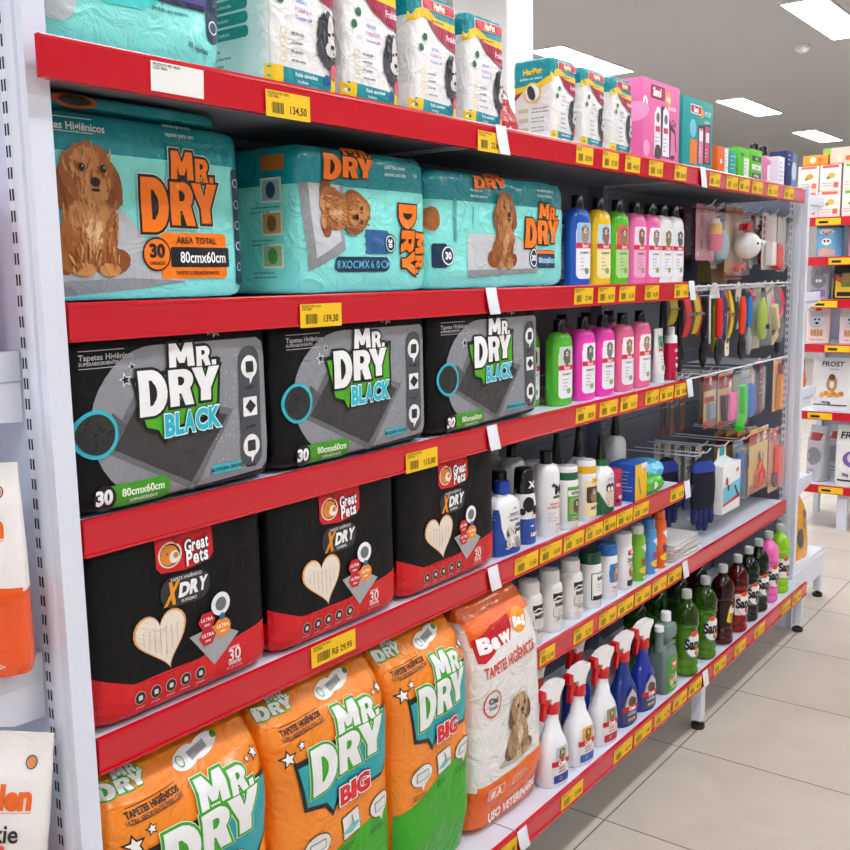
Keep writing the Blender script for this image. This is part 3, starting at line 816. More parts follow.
# --- row 4: black and red packs with the wooden heart
REDF = film('#d0101a')
def heart(cu, cv, w_, h_, tip):
    pts = []
    for i in range(40):
        a = 2 * PI * i / 40
        x = 16 * math.sin(a) ** 3; y = 13 * math.cos(a) - 5 * math.cos(2 * a) - 2 * math.cos(3 * a) - math.cos(4 * a)
        pts.append((cu + x / 32 * w_ + tip * (y < 0) * (-y / 17) * w_, cv + (y + 2.5) / 29 * h_))
    return pts
def red_pack(yc, label, seed):
    W, H = .312, .254
    pk = Pack(W, H, .2, 9, 12, seed=seed, amp=.002)
    t = pack_thing('pad_pack', label, 'pet pad pack', 'black and red pad packs on the fourth shelf', -.008, yc, .74, pk)
    pk.body('pack_body', t, BLKF, [(0, .05, REDF)])
    P = Print(pk.front, W, H)
    curve = [(.0, .29), (.08, .25), (.18, .20), (.3, .18), (.42, .185), (.55, .20), (.7, .23), (.85, .255), (1.0, .28)]
    cv = [(max(.004, min(.996, a)), b) for a, b in curve]
    P.poly([(.004, .14), (.996, .14)] + cv[::-1], '#d0101a', 0); P.poly([(.004, .004), (.996, .004), (.996, .141), (.004, .141)], '#d0101a', 0)
    P.poly(heart(.335, .375, .285, .33, .16), '#e8a25a', 2); P.poly(heart(.335, .375, .265, .31, .16), '#e9dccb', 3)
    for i in range(7): P.line(.245 + i * .03, .285 + .026 * abs(i - 3.6), .245 + i * .03, .455, .005, '#c9b49c', 4)
    P.poly([(.49, .34), (.78, .27), (.625, .13)], '#8b8d8f', 2); P.poly([(.49, .34), (.65, .36), (.78, .27), (.625, .13)], '#a3a5a6', 3)
    for u, v, col in ((.59, .40, '#c81620'), (.59, .31, '#c81620'), (.68, .335, '#f08c1c')):
        P.ell(u, v, .062, .055, col, 5, 0, 6 if col[1] == 'c' else 12); P.text('ULTRA', u, v + .01, .028, '#ffffff', 6, .02); P.text('seco', u, v - .02, .022, '#ffffff', 6, .02)
    P.ell(.675, .475, .068, .068, '#f0efee', 5); P.ell(.675, .475, .04, .04, '#6e7072', 6); P.ell(.68, .40, .02, .02, '#2c64a8', 6)
    P.build('heart_picture', t)
    P = Print(pk.front, W, H)
    P.poly([(.335, .992), (.335, .78), (.36, .745), (.49, .73), (.625, .75), (.65, .785), (.65, .992)], '#d3101b', 1)
    P.ell(.41, .835, .078, .072, '#f3dfc8', 2); P.ell(.41, .835, .066, .062, '#2b1a14', 3); P.ell(.405, .835, .058, .055, '#e58a2c', 4); P.ell(.43, .822, .034, .034, '#f7efe2', 5); P.poly([(.375, .865), (.385, .905), (.40, .875)], '#e58a2c', 5); P.ell(.437, .83, .017, .017, '#c98448', 6); P.ell(.392, .845, .005, .006, '#2b1a14', 6, 0, 8)
    P.poly(heart(.445, .905, .045, .045, 0), '#a80b14', 3)
    for c, b, l in (('#23130f', .1, 4), ('#fdfcfa', .03, 5)):
        word(P, 'Great', .553, .865, .17, .075, c, l, b, 0, .12); word(P, 'Pets', .555, .795, .155, .08, c, l, b, 0, .12)
    P.build('brand_logo', t)
    P = Print(pk.front, W, H)
    P.rrect(.485, .625, .34, .17, .085, '#2c2c2e', 1); word(P, 'X', .41, .625, .08, .12, '#e8921c', 3, .06, 0, 0, .3); word(P, 'DRY', .525, .63, .19, .075, '#f6f6f6', 3, .06, 0, .1, .2)
    P.text('TAPETE HIGIÊNICO', .49, .692, .024, '#d8d8d8', 2, .02); P.text('SUPREMO', .50, .563, .024, '#d8d8d8', 2, .02)
    P.build('product_name', t)
    for i in range(5):
        u, v = .21 + i * .083, .10 - i * .0; v = .115
        P.ell(u, v, .036, .036, '#c9b8a4', 3); P.ell(u, v, .032, .032, '#151313', 4); P.rrect(u, v, .026, .026, .006, '#d8d8d8', 5); P.text('proteção', u, v - .05, .016, '#f0b8b8', 3, .02)
    P.build('pictogram_row', t)
    P.text('30', .75, .145, .10, '#f6dede', 3, .02); P.text('unidades', .75, .19, .022, '#f6dede', 3, .02); P.text('TAPETES', .75, .095, .026, '#f6dede', 3, .05); P.text('60 x 80 cm total', .75, .07, .018, '#f6b0b0', 3, .02)
    P.build('quantity_print', t)
red_pack(.862, 'black and red pad pack with a wooden heart, beside the left post', 21)
red_pack(1.184, 'black and red pad pack with a wooden heart, middle of the three', 22)
red_pack(1.507, 'black and red pad pack with a wooden heart, beside the blue and white bottle', 23)

# --- bottom row: orange bags
ORF, GRNF = film('#f58a1a'), film('#37a81e')
def orange_bag(yc, W, label, seed, full, lx):
    H = .502
    prof = [(0, .9, .06, .06), (.03, .97, .09, .085), (.2, 1, .105, .095), (.76, 1, .103, .095), (.83, 1, .096, .092), (.88, .995, .08, .09), (.93, .985, .055, .085), (.97, .97, .028, .07), (1, .94, .006, .03)]
    pk = Pack(W, H, .21, 5, 9, prof, .006, seed, 7)
    t = pack_thing('pad_bag', label, 'pet pad bag', 'orange pad bags on the bottom shelf', .028, yc, .189, pk)
    pk.body('bag_body', t, ORF)
    P = Print(pk.front, W, H, .009, .001, .0006)
    P.poly([(.03, .385), (.25, .40), (.5, .405), (.72, .43), (.97, .47), (.99, .03), (.02, .03)] if not full else [(.03, .33), (.25, .365), (.5, .41), (.72, .44), (.97, .48), (.99, .03), (.02, .03)], '#36a51d', 0)
    P.build('green_panel', t)
    P = Print(pk.front, W, H, .009, .001, .0006)
    w_ = W / H
    P.poly([(.13, .765), (.955, .80), (.93, .60), (.85, .555), (.45, .565), (.40, .525), (.345, .57), (.19, .59)], '#101413', 1)
    P.poly([(.155, .745), (.945, .785), (.915, .61), (.84, .568), (.44, .578), (.405, .545), (.36, .583), (.21, .603)], '#22a3ab', 2)
    logo(P, .545, .748, .61 * w_, .235, [('#e8f6d8', .105), ('#37a51d', .08), ('#eeeeec', .03)], 4)
    for c, b, l in (('#121212', .13, 7), ('#f8f6f4', .1, 8), ('#dc1f26', .05, 9)): word(P, 'BIG', .585, .582, .27 * w_, .062, c, l, b, 0, .06)
    P.build('brand_logo', t)
    P = Print(pk.front, W, H)
    logo(P, .15, .93, .24 * w_, .055, [('#37a51d', .13), ('#eeeeec', .03)], 1)
    P.build('brand_logo', t)
    P.text('TAPETES HIGIÊNICOS', .25, .865, .022, '#2a1a08', 1, .05, 'c', .8, 3); P.text('ULTRA ABSORVENTES PARA CÃES', .25, .848, .013, '#2a1a08', 1, .02, 'c', .9, 3)
    P.line(.11, .877, .39, .885, .002, '#2a1a08', 1); P.line(.11, .838, .39, .846, .002, '#2a1a08', 1)
    P.build('small_print', t)
    for u, v, r in ((.11, .785, .026), (.20, .812, .016), (.90, .855, .018), (.84, .85, .009)): P.star(u, v, r * 1.25, '#16120c', 1, 8); P.star(u, v, r * .85, '#f3f0ea', 2, 8)
    P.build('star_print', t)
    P.ell(.52, .915, .05, .022, '#f1f2ec', 1, 10); P.ell(.64, .922, .06, .02, '#f1f2ec', 1, 10); P.rrect(.58, .918, .10, .026, .012, '#f1f2ec', 1, 10); P.ring(.48, .912, .013, .013, .003, '#5a9a3a', 2); P.rrect(.6, .919, .07, .02, 0, '#9aa09c', 2, 10); P.ell(.73, .933, .012, .008, '#3f7a2a', 2)
    P.build('recycling_mark', t)
    for u, v, q in ((.27, .455, 0), (.55, .46, 1), (.82, .455, 0)):
        if q: P.rrect(u, v, .09, .085, .004, '#1a1a18', 1, 6); P.rrect(u, v, .084, .079, .004, '#ece9e2', 2, 6); P.poly([(u - .09, v - .02), (u, v + .0), (u + .1, v - .005), (u, v - .03)], '#6fc5bd', 3); P.line(u, v + .03, u + .02, v - .012, .006, '#7d8a8c', 4)
        else: P.ell(u, v, .06, .042, '#1a1a18', 1); P.ell(u, v, .056, .039, '#ece9e2', 2); P.poly([(u - .02, v - .033), (u + .04, v - .035), (u + .01, v - .06)], '#ece9e2', 2); P.rrect(u, v, .07, .036, .006, '#8f9694', 3); P.rrect(u, v, .06, .027, .004, '#e6e6e2', 4)
        lines(P, u - .10, v - .07, .2, 2, .012, .012, '#17350d', 1, int(u * 10))
        P.build('pictogram', t)
    P = Print(pk.left, .2, H)
    lines(P, .3, .8, .5, 8, .03, .016, '#5a2f08', 1, 2); P.build('side_print', t)
    return t
orange_bag(.842, .285, 'orange pad bag at the left end of the bottom shelf, beside the post', 31, False, 0)
orange_bag(1.132, .289, 'orange pad bag in the middle of the three orange bags, under the price card', 32, False, 0)
orange_bag(1.4015, .243, 'narrow orange pad bag with a large green lower half, next to the white dog bag', 33, True, 0)

# --- white and orange bag with the tan dog
W, H = .272, .50
prof = [(0, .9, .05, .06), (.03, .98, .085, .085), (.2, 1, .10, .09), (.7, .95, .095, .09), (.85, .88, .075, .08), (.93, .84, .04, .065), (1, .78, .006, .03)]
pk = Pack(W, H, .2, 5, 9, prof, .005, 41, 8)
t = pack_thing('pad_bag', 'white and orange pad bag with a photo of a tan dog and red writing', 'pet pad bag', None, .034, 1.6645, .189, pk)
pk.body('bag_body', t, film('#e9e6e2'), [(.445, .6, film('#f0690f')), (0, .10, film('#f0690f'))])
P = Print(pk.front, W, H)
P.poly([(.05, .22), (.97, .24), (.97, .20), (.05, .19)], '#f0690f', 0); P.build('orange_band', t); P.poly([(.08, .89), (.90, .93), (.92, .86), (.5, .85), (.08, .80)], '#f0690f', 0); P.build('orange_band', t)
P.poly([(.02, .19), (.98, .20), (.98, .17), (.02, .17)], '#f0690f', 0)
P.build('orange_band', t)
P = Print(pk.front, W, H)
P.poly([(.09, .83), (.30, .865), (.56, .87), (.56, .82), (.5, .775), (.30, .77), (.14, .735), (.09, .74)], '#c4121c', 1)
word(P, 'Baw', .32, .805, .22, .058, '#fdf7f2', 2, .06, 0, .1); P.ell(.68, .83, .058, .05, '#f3a01d', 2); word(P, 'Bag', .68, .832, .09, .042, '#ffffff', 3, .06, 0, .1)
P.text('Tapetes Higiênicos'.upper(), .46, .705, .062, '#d8432a', 1, .02, 'c', .62, 3); P.line(.14, .672, .80, .69, .0015, '#d8a08a', 1)
P.ring(.20, .56, .052, .058, .006, '#d8432a', 1); P.text('Oxi', .20, .575, .035, '#55504c', 2, .05); P.text('fresh', .20, .545, .024, '#55504c', 2, .02)
P.build('brand_logo', t)
P = Print(pk.front, W, H)
dog(P, .55, .27, .28, 1, ('#b48f63', '#6b4a30', '#cfb287', '#e6d6bd'), seed=14); blob(P, .50, .27, .13, .02, '#b9b3a8', 0)
P.build('dog_picture', t)
P = Print(pk.front, W, H)
P.rrect(.24, .17, .11, .05, .008, '#f7e6d8', 2); P.rrect(.24, .17, .10, .042, .006, '#f0690f', 3); P.rrect(.19, .17, .03, .03, 0, '#f7e6d8', 4); P.text('A', .27, .17, .045, '#ffffff', 4, .05)
lines(P, .44, .19, .4, 3, .014, .014, '#ffe9d8', 1, 3); P.text('USO VETERINÁRIO', .52, .07, .06, '#fff3ea', 2, .05, 'c', .72, 4)
P.build('small_print', t)
hb = MB()
hp = []
for i in range(13):
    a = PI * i / 12; hp.append((-.065 + .06 * math.cos(PI - a), -.012, .455 + .05 * math.sin(a)))
hb.loft([[(x, y - .012, z), (x, y + .012, z), (x + .004, y + .012, z + .003), (x + .004, y - .012, z + .003)] for x, y, z in hp], mat('film', '#b8481a', .35, bump=.3))
hb.build('carry_handle', t)

# ================================================================== top shelf: diaper packs and boxes
def diaper_pack(yc, W, H, D, label, seed, group, sx=1.0, xf=-.012):
    pk = Pack(W, H, D, 11, 14, seed=seed, amp=.0018, fr=12)
    t = pack_thing('diaper_pack', label, 'diaper pack', group, xf, yc, 1.6, pk)
    pk.body('pack_body', t, film('#eceae6'), [(H * .80, H + 1, film('#0b8d95')), (-1, H * .02, film('#0b8d95'))])
    P = Print(pk.front, W, H, .012)
    P.poly([(.01, .97), (.99, .97), (.99, .76), (.5, .78), (.2, .81), (.01, .80)], '#0b8d95', 0)
    P.poly([(.01, .82), (.22, .88), (.5, .81), (.99, .80), (.99, .73), (.5, .75), (.22, .80), (.01, .74)], '#f2c417', 1)
    P.poly([(.27, .785), (.5, .755), (.99, .735), (.99, .56), (.75, .60), (.5, .67)], '#a3123f', 2)
    P.text('Fralda', .82, .68, .07, '#f6e6ec', 3, .02, 'c', .8); P.text('super absorvente', .5, .785, .03, '#5a4a08', 3, .02, 'c', .9)
    P.poly([(.01, .04), (.99, .04), (.99, .125), (.01, .15)], '#0b8d95', 1); P.poly([(.01, .04), (.18, .04), (.18, .145), (.01, .15)], '#f2c417', 2); P.poly([(.86, .04), (.99, .04), (.99, .17), (.86, .165)], '#f2c417', 2); P.ell(.80, .11, .035, .035, '#0a5a8a', 3)
    P.text('Fralda descartável', .50, .11, .035, '#e6f6f6', 3, .02, 'c', .8); P.text('Higiênica', .45, .07, .025, '#e6f6f6', 3, .02)
    for i in range(2): P.ell(.16 + i * .08, .55 + i * .09, .03, .03, '#17693a', 2)
    for i in range(4): P.text(('alta absorção', 'gel protetor', 'fita ajustável', 'barreira segura')[i], .30, .36 - .055 * i, .026, '#3a3a3c', 1, .02, 'l', .8); P.ring(.19, .36 - .055 * i, .03, .022, .004, '#e6c44a', 1)
    P.text('NOVA', .46, .56, .035, '#5a78b8', 1, .02); P.text('FORMULA', .48, .51, .035, '#c88ab0', 1, .02); P.text('Tamanho M', .48, .46, .032, '#7c86c0', 1, .02)
    P.build('printed_front', t)
    P = Print(pk.front, W, H, .012)
    P.rrect(.55, .90, .50 * W / H / .65, .085, .02, '#f6dcdc', 3); P.rrect(.55, .90, .47 * W / H / .65, .075, .018, '#c8242c', 4); P.text('HarPet', .55, .90, .075, '#fff6d8', 5, .05, 'c', .75)
    P.build('brand_logo', t)
    P = Print(pk.front, W, H, .012)
    blob(P, .84, .36, .11, .19, '#3d3c40', 3, 0, .1); blob(P, .80, .40, .045, .14, '#222124', 4, 10, .1); blob(P, .93, .38, .04, .13, '#222124', 4, -5, .1); blob(P, .87, .40, .03, .13, '#d8d4ce', 5); blob(P, .87, .31, .055, .05, '#cfc9c2', 5); blob(P, .885, .325, .02, .016, '#141214', 6); P.ell(.84, .40, .012, .012, '#0c0b0c', 6); P.ell(.90, .41, .012, .012, '#0c0b0c', 6); blob(P, .92, .17, .05, .05, '#d8556a', 5)
    P.build('dog_picture', t)
    return t, pk
t, pk = diaper_pack(1.140, .15, .235, .19, 'white and teal diaper pack showing its grey green printed side, nearest on the top shelf', 51, 'large diaper packs on the top shelf')
P = Print(pk.left, .19, .235, .03)
P.poly([(.02, .01), (.98, .01), (.98, .8), (.02, .8)], '#d3dad4', 0)
for i in range(4): P.rrect(.5, .62 - i * .085, .46, .07, .03, '#0f7f7c', 1); P.text(('Proteção', 'Alta absorção', 'Antiodor', 'Conforto')[i], .5, .62 - i * .085, .03, '#bfe4e0', 2, .02)
lines(P, .25, .27, .5, 5, .045, .03, '#2a7a6a', 1, 5); P.text('Fralda', .5, .73, .05, '#3a6a60', 1, .02)
P.build('side_print', t)
diaper_pack(1.302, .14, .225, .19, 'white and teal diaper pack, second of the four large ones', 52, 'large diaper packs on the top shelf')
diaper_pack(1.476, .135, .212, .19, 'white and teal diaper pack with a red logo, third of the four large ones', 53, 'large diaper packs on the top shelf')
diaper_pack(1.638, .125, .208, .19, 'white and teal diaper pack at the shelf joint, last of the four large ones', 54, 'large diaper packs on the top shelf')
t, pk = diaper_pack(1.942, .10, .178, .10, 'small diaper pack with dog badge on its side, in front of the white column', 55, 'small diaper packs on the top shelf')
P = Print(pk.left, .10, .178, .012)
P.poly([(.01, .02), (.99, .02), (.99, .80), (.01, .80)], '#e4e4de', 0); P.poly([(.01, .80), (.99, .80), (.99, .72), (.75, .66), (.01, .60)], '#f2c417', 1); P.poly([(.01, .97), (.99, .97), (.99, .80), (.6, .70), (.01, .68)], '#0b8d95', 2); P.poly([(.01, .60), (.3, .64), (.01, .5)], '#a3123f', 1)
P.ell(.50, .60, .12, .12, '#f2c417', 3); P.ell(.50, .60, .098, .098, '#eef0f0', 4); blob(P, .48, .60, .05, .09, '#33343a', 5, 20)
for i in range(3): P.rrect(.28, .40 - i * .11, .14, .05, .01, '#c8c89a', 3); lines(P, .48, .42 - i * .11, .4, 2, .04, .03, '#6a6a6a', 1, i)
P.text('HarPet', .5, .85, .09, '#f2c417', 3, .05); lines(P, .2, .77, .5, 1, .04, .04, '#d8f0f0', 3)
P.build('side_print', t)
diaper_pack(2.078, .105, .178, .10, 'small white and teal diaper pack, middle one of the three by the column', 56, 'small diaper packs on the top shelf')
diaper_pack(2.222, .105, .178, .10, 'small white and teal diaper pack touching the pink gift box', 57, 'small diaper packs on the top shelf')

def plane(y): return lambda x, z: (Vector((x, y, z)), Vector((0, -1, 0)))
def lside(xc): return lambda x, z: (Vector((xc, -x, z)), Vector((-1, 0, 0)))
def carton(name, label, cat, group, yc, z, W, H, D, col, xf=-.012, rz=90, sidecol=None, bev=.0015):
    t = thing(name, label, cat, (xf - D / 2, yc, z), rz, group)
    b = MB().box(-W / 2, W / 2, -D / 2, D / 2, 0, H, card(col), bev)
    b.build('carton', t, 30)
    P = Print(plane(-D / 2), W, H, 1, .0004, .0002, flat); S = Print(lside(-W / 2), D, H, 1, .0004, .0002, flat)
    return t, P, S
t, P, S = carton('gift_box', 'pink gift box with a window showing two bottles, on the top shelf', 'gift box', None, 2.448, 1.6, .225, .20, .09, '#ea6fa8')
P.rrect(.38, .86, .42, .16, .03, '#5a1030', 1); P.rrect(.38, .86, .39, .13, .02, '#b81838', 2); P.text('Sanol', .36, .865, .14, '#ffffff', 3, .05, 'c', .8); P.ell(.66, .82, .09, .09, '#f2a832', 3); P.text('dog', .66, .82, .08, '#ffffff', 4, .05)
P.text('cachorrinhos', .78, .72, .08, '#f8d0e2', 1, .05, 'c', .6); P.text('Kit Cão', .78, .54, .12, '#4a2038', 1, .02, 'c', .7)
P.poly([(.30, .10), (.34, .55), (.5, .72), (.62, .70), (.70, .55), (.88, .45), (.93, .2), (.85, .08)], '#4a1e30', 1)
P.poly([(.30, .10), (.30, .60), (.38, .70), (.46, .68), (.48, .12)], '#f2eef0', 2); P.poly([(.52, .10), (.53, .66), (.60, .72), (.69, .66), (.72, .10)], '#f6f0f2', 2)
for u in (.39, .61): P.rrect(u, .42, .14, .07, 0, '#e0306a', 3); P.ell(u, .56, .05, .06, '#6a6064', 3); lines(P, u - .06, .32, .12, 4, .05, .03, '#7a6a70', 3)
P.poly([(.75, .12), (.76, .45), (.86, .4), (.9, .14)], '#ec7ab0', 3); P.ell(.40, .13, .10, .10, '#4a3a3e', 4); P.ell(.10, .16, .09, .1, '#f3a2c8', 1)
P.ell(.05, .70, .07, .08, '#f2f0ee', 2); P.text('1', .05, .70, .11, '#202020', 3, .05)
P.build('printed_front', t); S.ell(.75, .6, .2, .12, '#f3a2c8', 1); S.build('side_print', t)
t, P, S = carton('gift_box', 'teal gift box with an orange panel and pink bottles in its window', 'gift box', None, 2.690, 1.6, .215, .19, .09, '#139d97')
P.rrect(.42, .85, .40, .13, .02, '#e6f2f2', 1); P.rrect(.42, .85, .37, .1, .02, '#b81838', 2); P.text('Sanol', .42, .85, .1, '#ffffff', 3, .05, 'c', .8); P.ell(.62, .82, .06, .07, '#f2a832', 3); P.text('PET KIT', .82, .83, .09, '#bfe8e4', 1, .05, 'c', .8); P.text('banho', .8, .72, .08, '#bfe8e4', 1, .02)
P.poly([(.50, .12), (.50, .64), (.93, .70), (.93, .12)], '#2a3a40', 1); P.rrect(.60, .36, .16, .50, .03, '#e88aa8', 2); P.rrect(.82, .40, .17, .52, .03, '#d8446a', 2)
for u in (.60, .82): P.rrect(u, .5, .13, .14, 0, '#f0eef0', 3); lines(P, u - .06, .33, .1, 3, .05, .03, '#f6e6ea', 3)
P.rrect(.36, .26, .26, .34, .01, '#f07a1c', 2); P.ell(.33, .58, .12, .13, '#6fc9d8', 2); P.text('Cão & Cia', .55, .06, .07, '#bfe8e4', 1, .02)
P.build('printed_front', t); S.build('side_print', t) if S.mb.v else None
t, P, S = carton('carton', 'orange and white small carton beside the teal gift box', 'carton', None, 2.885, 1.6, .085, .082, .055, '#ef6a1e')
P.poly([(.62, .02), (.98, .02), (.98, .98), (.62, .98)], '#eef0ec', 1); P.text('30', .3, .5, .2, '#ffffff', 1, .05); lines(P, .65, .8, .3, 5, .12, .06, '#5a6a6a', 2); P.build('printed_front', t)
t, P, S = carton('carton', 'teal and white thin carton between the orange and the green cartons', 'carton', None, 2.965, 1.6, .06, .078, .05, '#1aa79a')
lines(P, .2, .8, .6, 4, .15, .07, '#e8f4f2', 1); P.build('printed_front', t)
t, P, S = carton('carton', 'bright green carton with white side panel on the top shelf', 'carton', 'green cartons on the top shelf', 3.06, 1.6, .10, .095, .06, '#5cc41e')
P.poly([(.5, .1), (.95, .1), (.95, .7), (.5, .7)], '#eef0e6', 1); P.text('Flor', .35, .8, .16, '#1f5a10', 1, .05); lines(P, .55, .6, .3, 4, .12, .06, '#3a6a2a', 2); P.build('printed_front', t)
t, P, S = carton('carton', 'green carton with dark printed stripes beside the black capped bottles', 'carton', 'green cartons on the top shelf', 3.175, 1.6, .10, .10, .06, '#68c62a')
for i in range(3): P.rrect(.5, .2 + i * .26, .85, .16, .02, ('#2a5a20', '#e8e8da', '#2a5a20')[i], 1); P.text(('NATURAL', 'vet', 'PLUS')[i], .5, .2 + i * .26, .1, '#f0f0e0' if i != 1 else '#2a4a1a', 2, .05)
P.build('printed_front', t)
t, P, S = carton('carton', 'white carton behind the pink bottle on the top shelf', 'carton', None, 3.425, 1.6, .06, .10, .05, '#eceef0')
lines(P, .15, .8, .7, 5, .14, .07, '#6a7080', 1); P.build('printed_front', t)
t, P, S = carton('carton', 'tall navy blue carton at the far end of the top shelf', 'carton', None, 3.535, 1.6, .11, .125, .06, '#1d2f63')
P.poly([(.45, .02), (.98, .02), (.98, .98), (.55, .98)], '#5a7ea8', 1); P.ell(.70, .5, .2, .25, '#c8d8e4', 2); lines(P, .1, .9, .3, 3, .12, .07, '#dfe6f2', 1); P.build('printed_front', t)
# crumpled red packet lying on the joint
t = thing('red_packet', 'crumpled red and white foil packet lying between the diaper packs at the shelf joint', 'packet', (-.085, 1.775, 1.6), 90)
pk = Pack(.13, .115, .07, 3, 3, [(0, 1, .03, .035), (.3, .98, .034, .035), (.8, .55, .02, .02), (1, .45, .004, .004)], .006, 61, 16)
pk.body('packet_body', t, film('#b5121e'))
P = Print(pk.front, .13, .115, .02); P.poly([(.2, .75), (.6, .8), (.65, .70), (.25, .68)], '#f0e4e4', 1); lines(P, .15, .55, .4, 3, .12, .06, '#e6b8b8', 1); P.text('A', .55, .15, .2, '#f6f0f0', 1, .05); P.build('printed_front', t)

# ================================================================== bottles
def osurf(a, b, e=2.0):
    def f(x, z):
        k = min(.98, abs(x) / a)
        y = -b * (1 - k ** e) ** (1 / e)
        n = Vector((math.copysign(k ** (e - 1) / a, x), -((-y / b) ** (e - 1)) / b, 0)).normalized()
        return Vector((math.copysign(k * a, x), y, z)), n
    return f
def csurf(r):
    def f(x, z):
        t = max(-2.4, min(2.4, x / r)); return Vector((r * math.sin(t), -r * math.cos(t), z)), Vector((math.sin(t), -math.cos(t), 0))
    return f
BLACKP = gloss('#121214'); WHITEP = gloss('#eeedea')
def body(t, prof, m, a=1, b=1, e=2, n=32, name='bottle_body', mfn=None):
    return MB().lathe([(s, z) for z, s in prof], m, n=n, a=a, b=b, e=e, mfn=mfn).build(name, t, 40)
def cap(t, prof, m, name='cap', n=24, at=(0, 0)):
    return MB().lathe([(r, z) for z, r in prof], m, at, n).build(name, t, 40)
def straight(h, s=1, bot=.92): return [(0, bot * s), (.004, s)]

def portrait(P, u, v, w_, h_, back, dogc, lay, seed=0):
    """the little picture of a dog on a label"""
    P.rrect(u, v, w_, h_, min(w_, h_) * .12, back, lay)
    R = random.Random(seed)
    blob(P, u, v - h_ * .1, w_ * .26, h_ * .36, dogc, lay + 1, 0, .12, 18, R); blob(P, u, v + h_ * .2, w_ * .2, h_ * .2, dogc, lay + 1, 0, .12, 16, R)
    blob(P, u, v + h_ * .12, w_ * .09, h_ * .12, '#efe6da', lay + 2, 0, .1, 12, R); P.ell(u, v + h_ * .12, w_ * .045, h_ * .045, '#17110f', lay + 3, 0, 8)
    for q in (-1, 1): blob(P, u + q * w_ * .2 * P.H / P.W, v + h_ * .2, w_ * .05, h_ * .12, '#5a4434', lay + 2, q * 12, .1, 10, R)

def shampoo(label, group, x, y, z, col, back='#e9eef2', dogc='#8a6a48', h=.181, lab='#f2f2f4', seed=0, capc=BLACKP):
    t = thing('shampoo_bottle', label, 'shampoo bottle', (x, y, z), 84, group)
    k = h / .181
    body(t, [(0, .90), (.003, .97), (.008, 1), (.142 * k, 1), (.155 * k, .98), (.165 * k, .92), (.173 * k, .80), (.178 * k, .64), (.181 * k, .45)], gloss(col), .039, .0215, 2.6)
    cap(t, [(h - .004, .0150), (h + .004, .0150), (h + .005, .0135), (h + .026, .0130), (h + .028, .0115)], capc)
    P = Print(osurf(.039, .0215, 2.6), .078, h, .006, .0006, .0003, flat)
    P.rrect(.50, .43, .32, .66, .07, lab, 0)
    portrait(P, .50, .67, .30, .27, back, dogc, 1, seed); P.rrect(.50, .52, .32, .065, 0, '#d9304a', 3); P.text('Sanol', .50, .52, .065, '#ffffff', 4, .02, 'c', .9)
    P.text('SHAMPOO', .50, .43, .04, '#4a4a55', 2, .02); lines(P, .30, .36, .3, 4, .045, .025, '#7a7a85', 2, seed); P.ell(.60, .2, .05, .04, '#8fa86a', 2)
    P.build('label', t)
    return t
Z2, Z3, Z4, Z5, Z6 = 1.2945, 1.025, .736, .501, .189
GA = 'pet shampoo bottles on the second shelf'
shampoo('blue shampoo bottle next to the wide teal pad pack on the second shelf', GA, -.05, 2.072, Z2, '#1f56b4', '#9fc0e0', '#a88a68', seed=1)
shampoo('blue shampoo bottle half hidden behind the front blue one', GA, -.115, 2.075, Z2, '#1b4ca6', '#cfe0ee', '#6a5a48', seed=1)
shampoo('yellow shampoo bottle between the blue and the green ones on the second shelf', GA, -.05, 2.177, Z2, '#f2c511', '#b8d8e8', '#8a6a50', lab='#f6e9a8', seed=2)
shampoo('green shampoo bottle on the second shelf, between the yellow and the pink ones', GA, -.05, 2.277, Z2, '#58bd1d', '#d86a5a', '#9a7a5a', lab='#b8dc8c', seed=3)
shampoo('pink shampoo bottle beside the green one on the second shelf', GA, -.05, 2.378, Z2, '#ee6eae', '#f6dfe8', '#8a5a48', lab='#f4a8c8', seed=4)
shampoo('pink shampoo bottle beside the white ones on the second shelf', GA, -.05, 2.468, Z2, '#f069a8', '#f4f0f0', '#9a8a80', seed=5)
shampoo('white shampoo bottle touching the pink one on the second shelf', GA, -.05, 2.546, Z2, '#f0efec', '#e0e6e0', '#8a7a50', seed=6)
shampoo('white shampoo bottle at the end of the second shelf, by the price cards', GA, -.05, 2.625, Z2, '#f2f1ee', '#dfe3e6', '#5a5a58', seed=7)
t = thing('slim_box', 'slim magenta and orange box standing behind the last white shampoo bottle', 'box', (-.11, 2.70, Z2), 90)
MB().box(-.018, .018, -.015, .015, 0, .135, card('#c8186e'), .001).build('carton', t)
P = Print(plane(-.015), .036, .135, 1, .0004, .0002, flat); P.poly([(0.02, .78), (.98, .78), (.98, .98), (.02, .98)], '#f2a020', 1); P.rrect(.5, .4, .1, .03, 0, '#f6d8e6', 1); lines(P, .2, .6, .6, 4, .08, .05, '#f8c8e0', 1); P.build('printed_front', t)

GB = 'pet shampoo bottles on the third shelf'
shampoo('green shampoo bottle half hidden behind another, right beside the last black pad pack', GB, -.102, 1.930, Z3, '#4fb82a', '#dfeeda', '#3a3030', .169, seed=10)
shampoo('green shampoo bottle in full view on the third shelf', GB, -.055, 1.998, Z3, '#52bb2c', '#cfd8cc', '#6a625c', .169, seed=11)
shampoo('magenta shampoo bottle next to the green one on the third shelf', GB, -.055, 2.112, Z3, '#f23cb4', '#f6f0f2', '#6a6a6c', .170, seed=12)
shampoo('magenta shampoo bottle second from the green ones on the third shelf', GB, -.055, 2.215, Z3, '#f03ab2', '#f6f0f2', '#7a7a7c', .170, seed=13)
shampoo('salmon pink shampoo bottle right of the two magenta ones', GB, -.055, 2.325, Z3, '#ee6a98', '#f6efe8', '#9a7a50', .172, seed=14)
shampoo('salmon pink shampoo bottle next to the white tube', GB, -.055, 2.430, Z3, '#f26c9c', '#f6efec', '#a88a70', .174, seed=15)
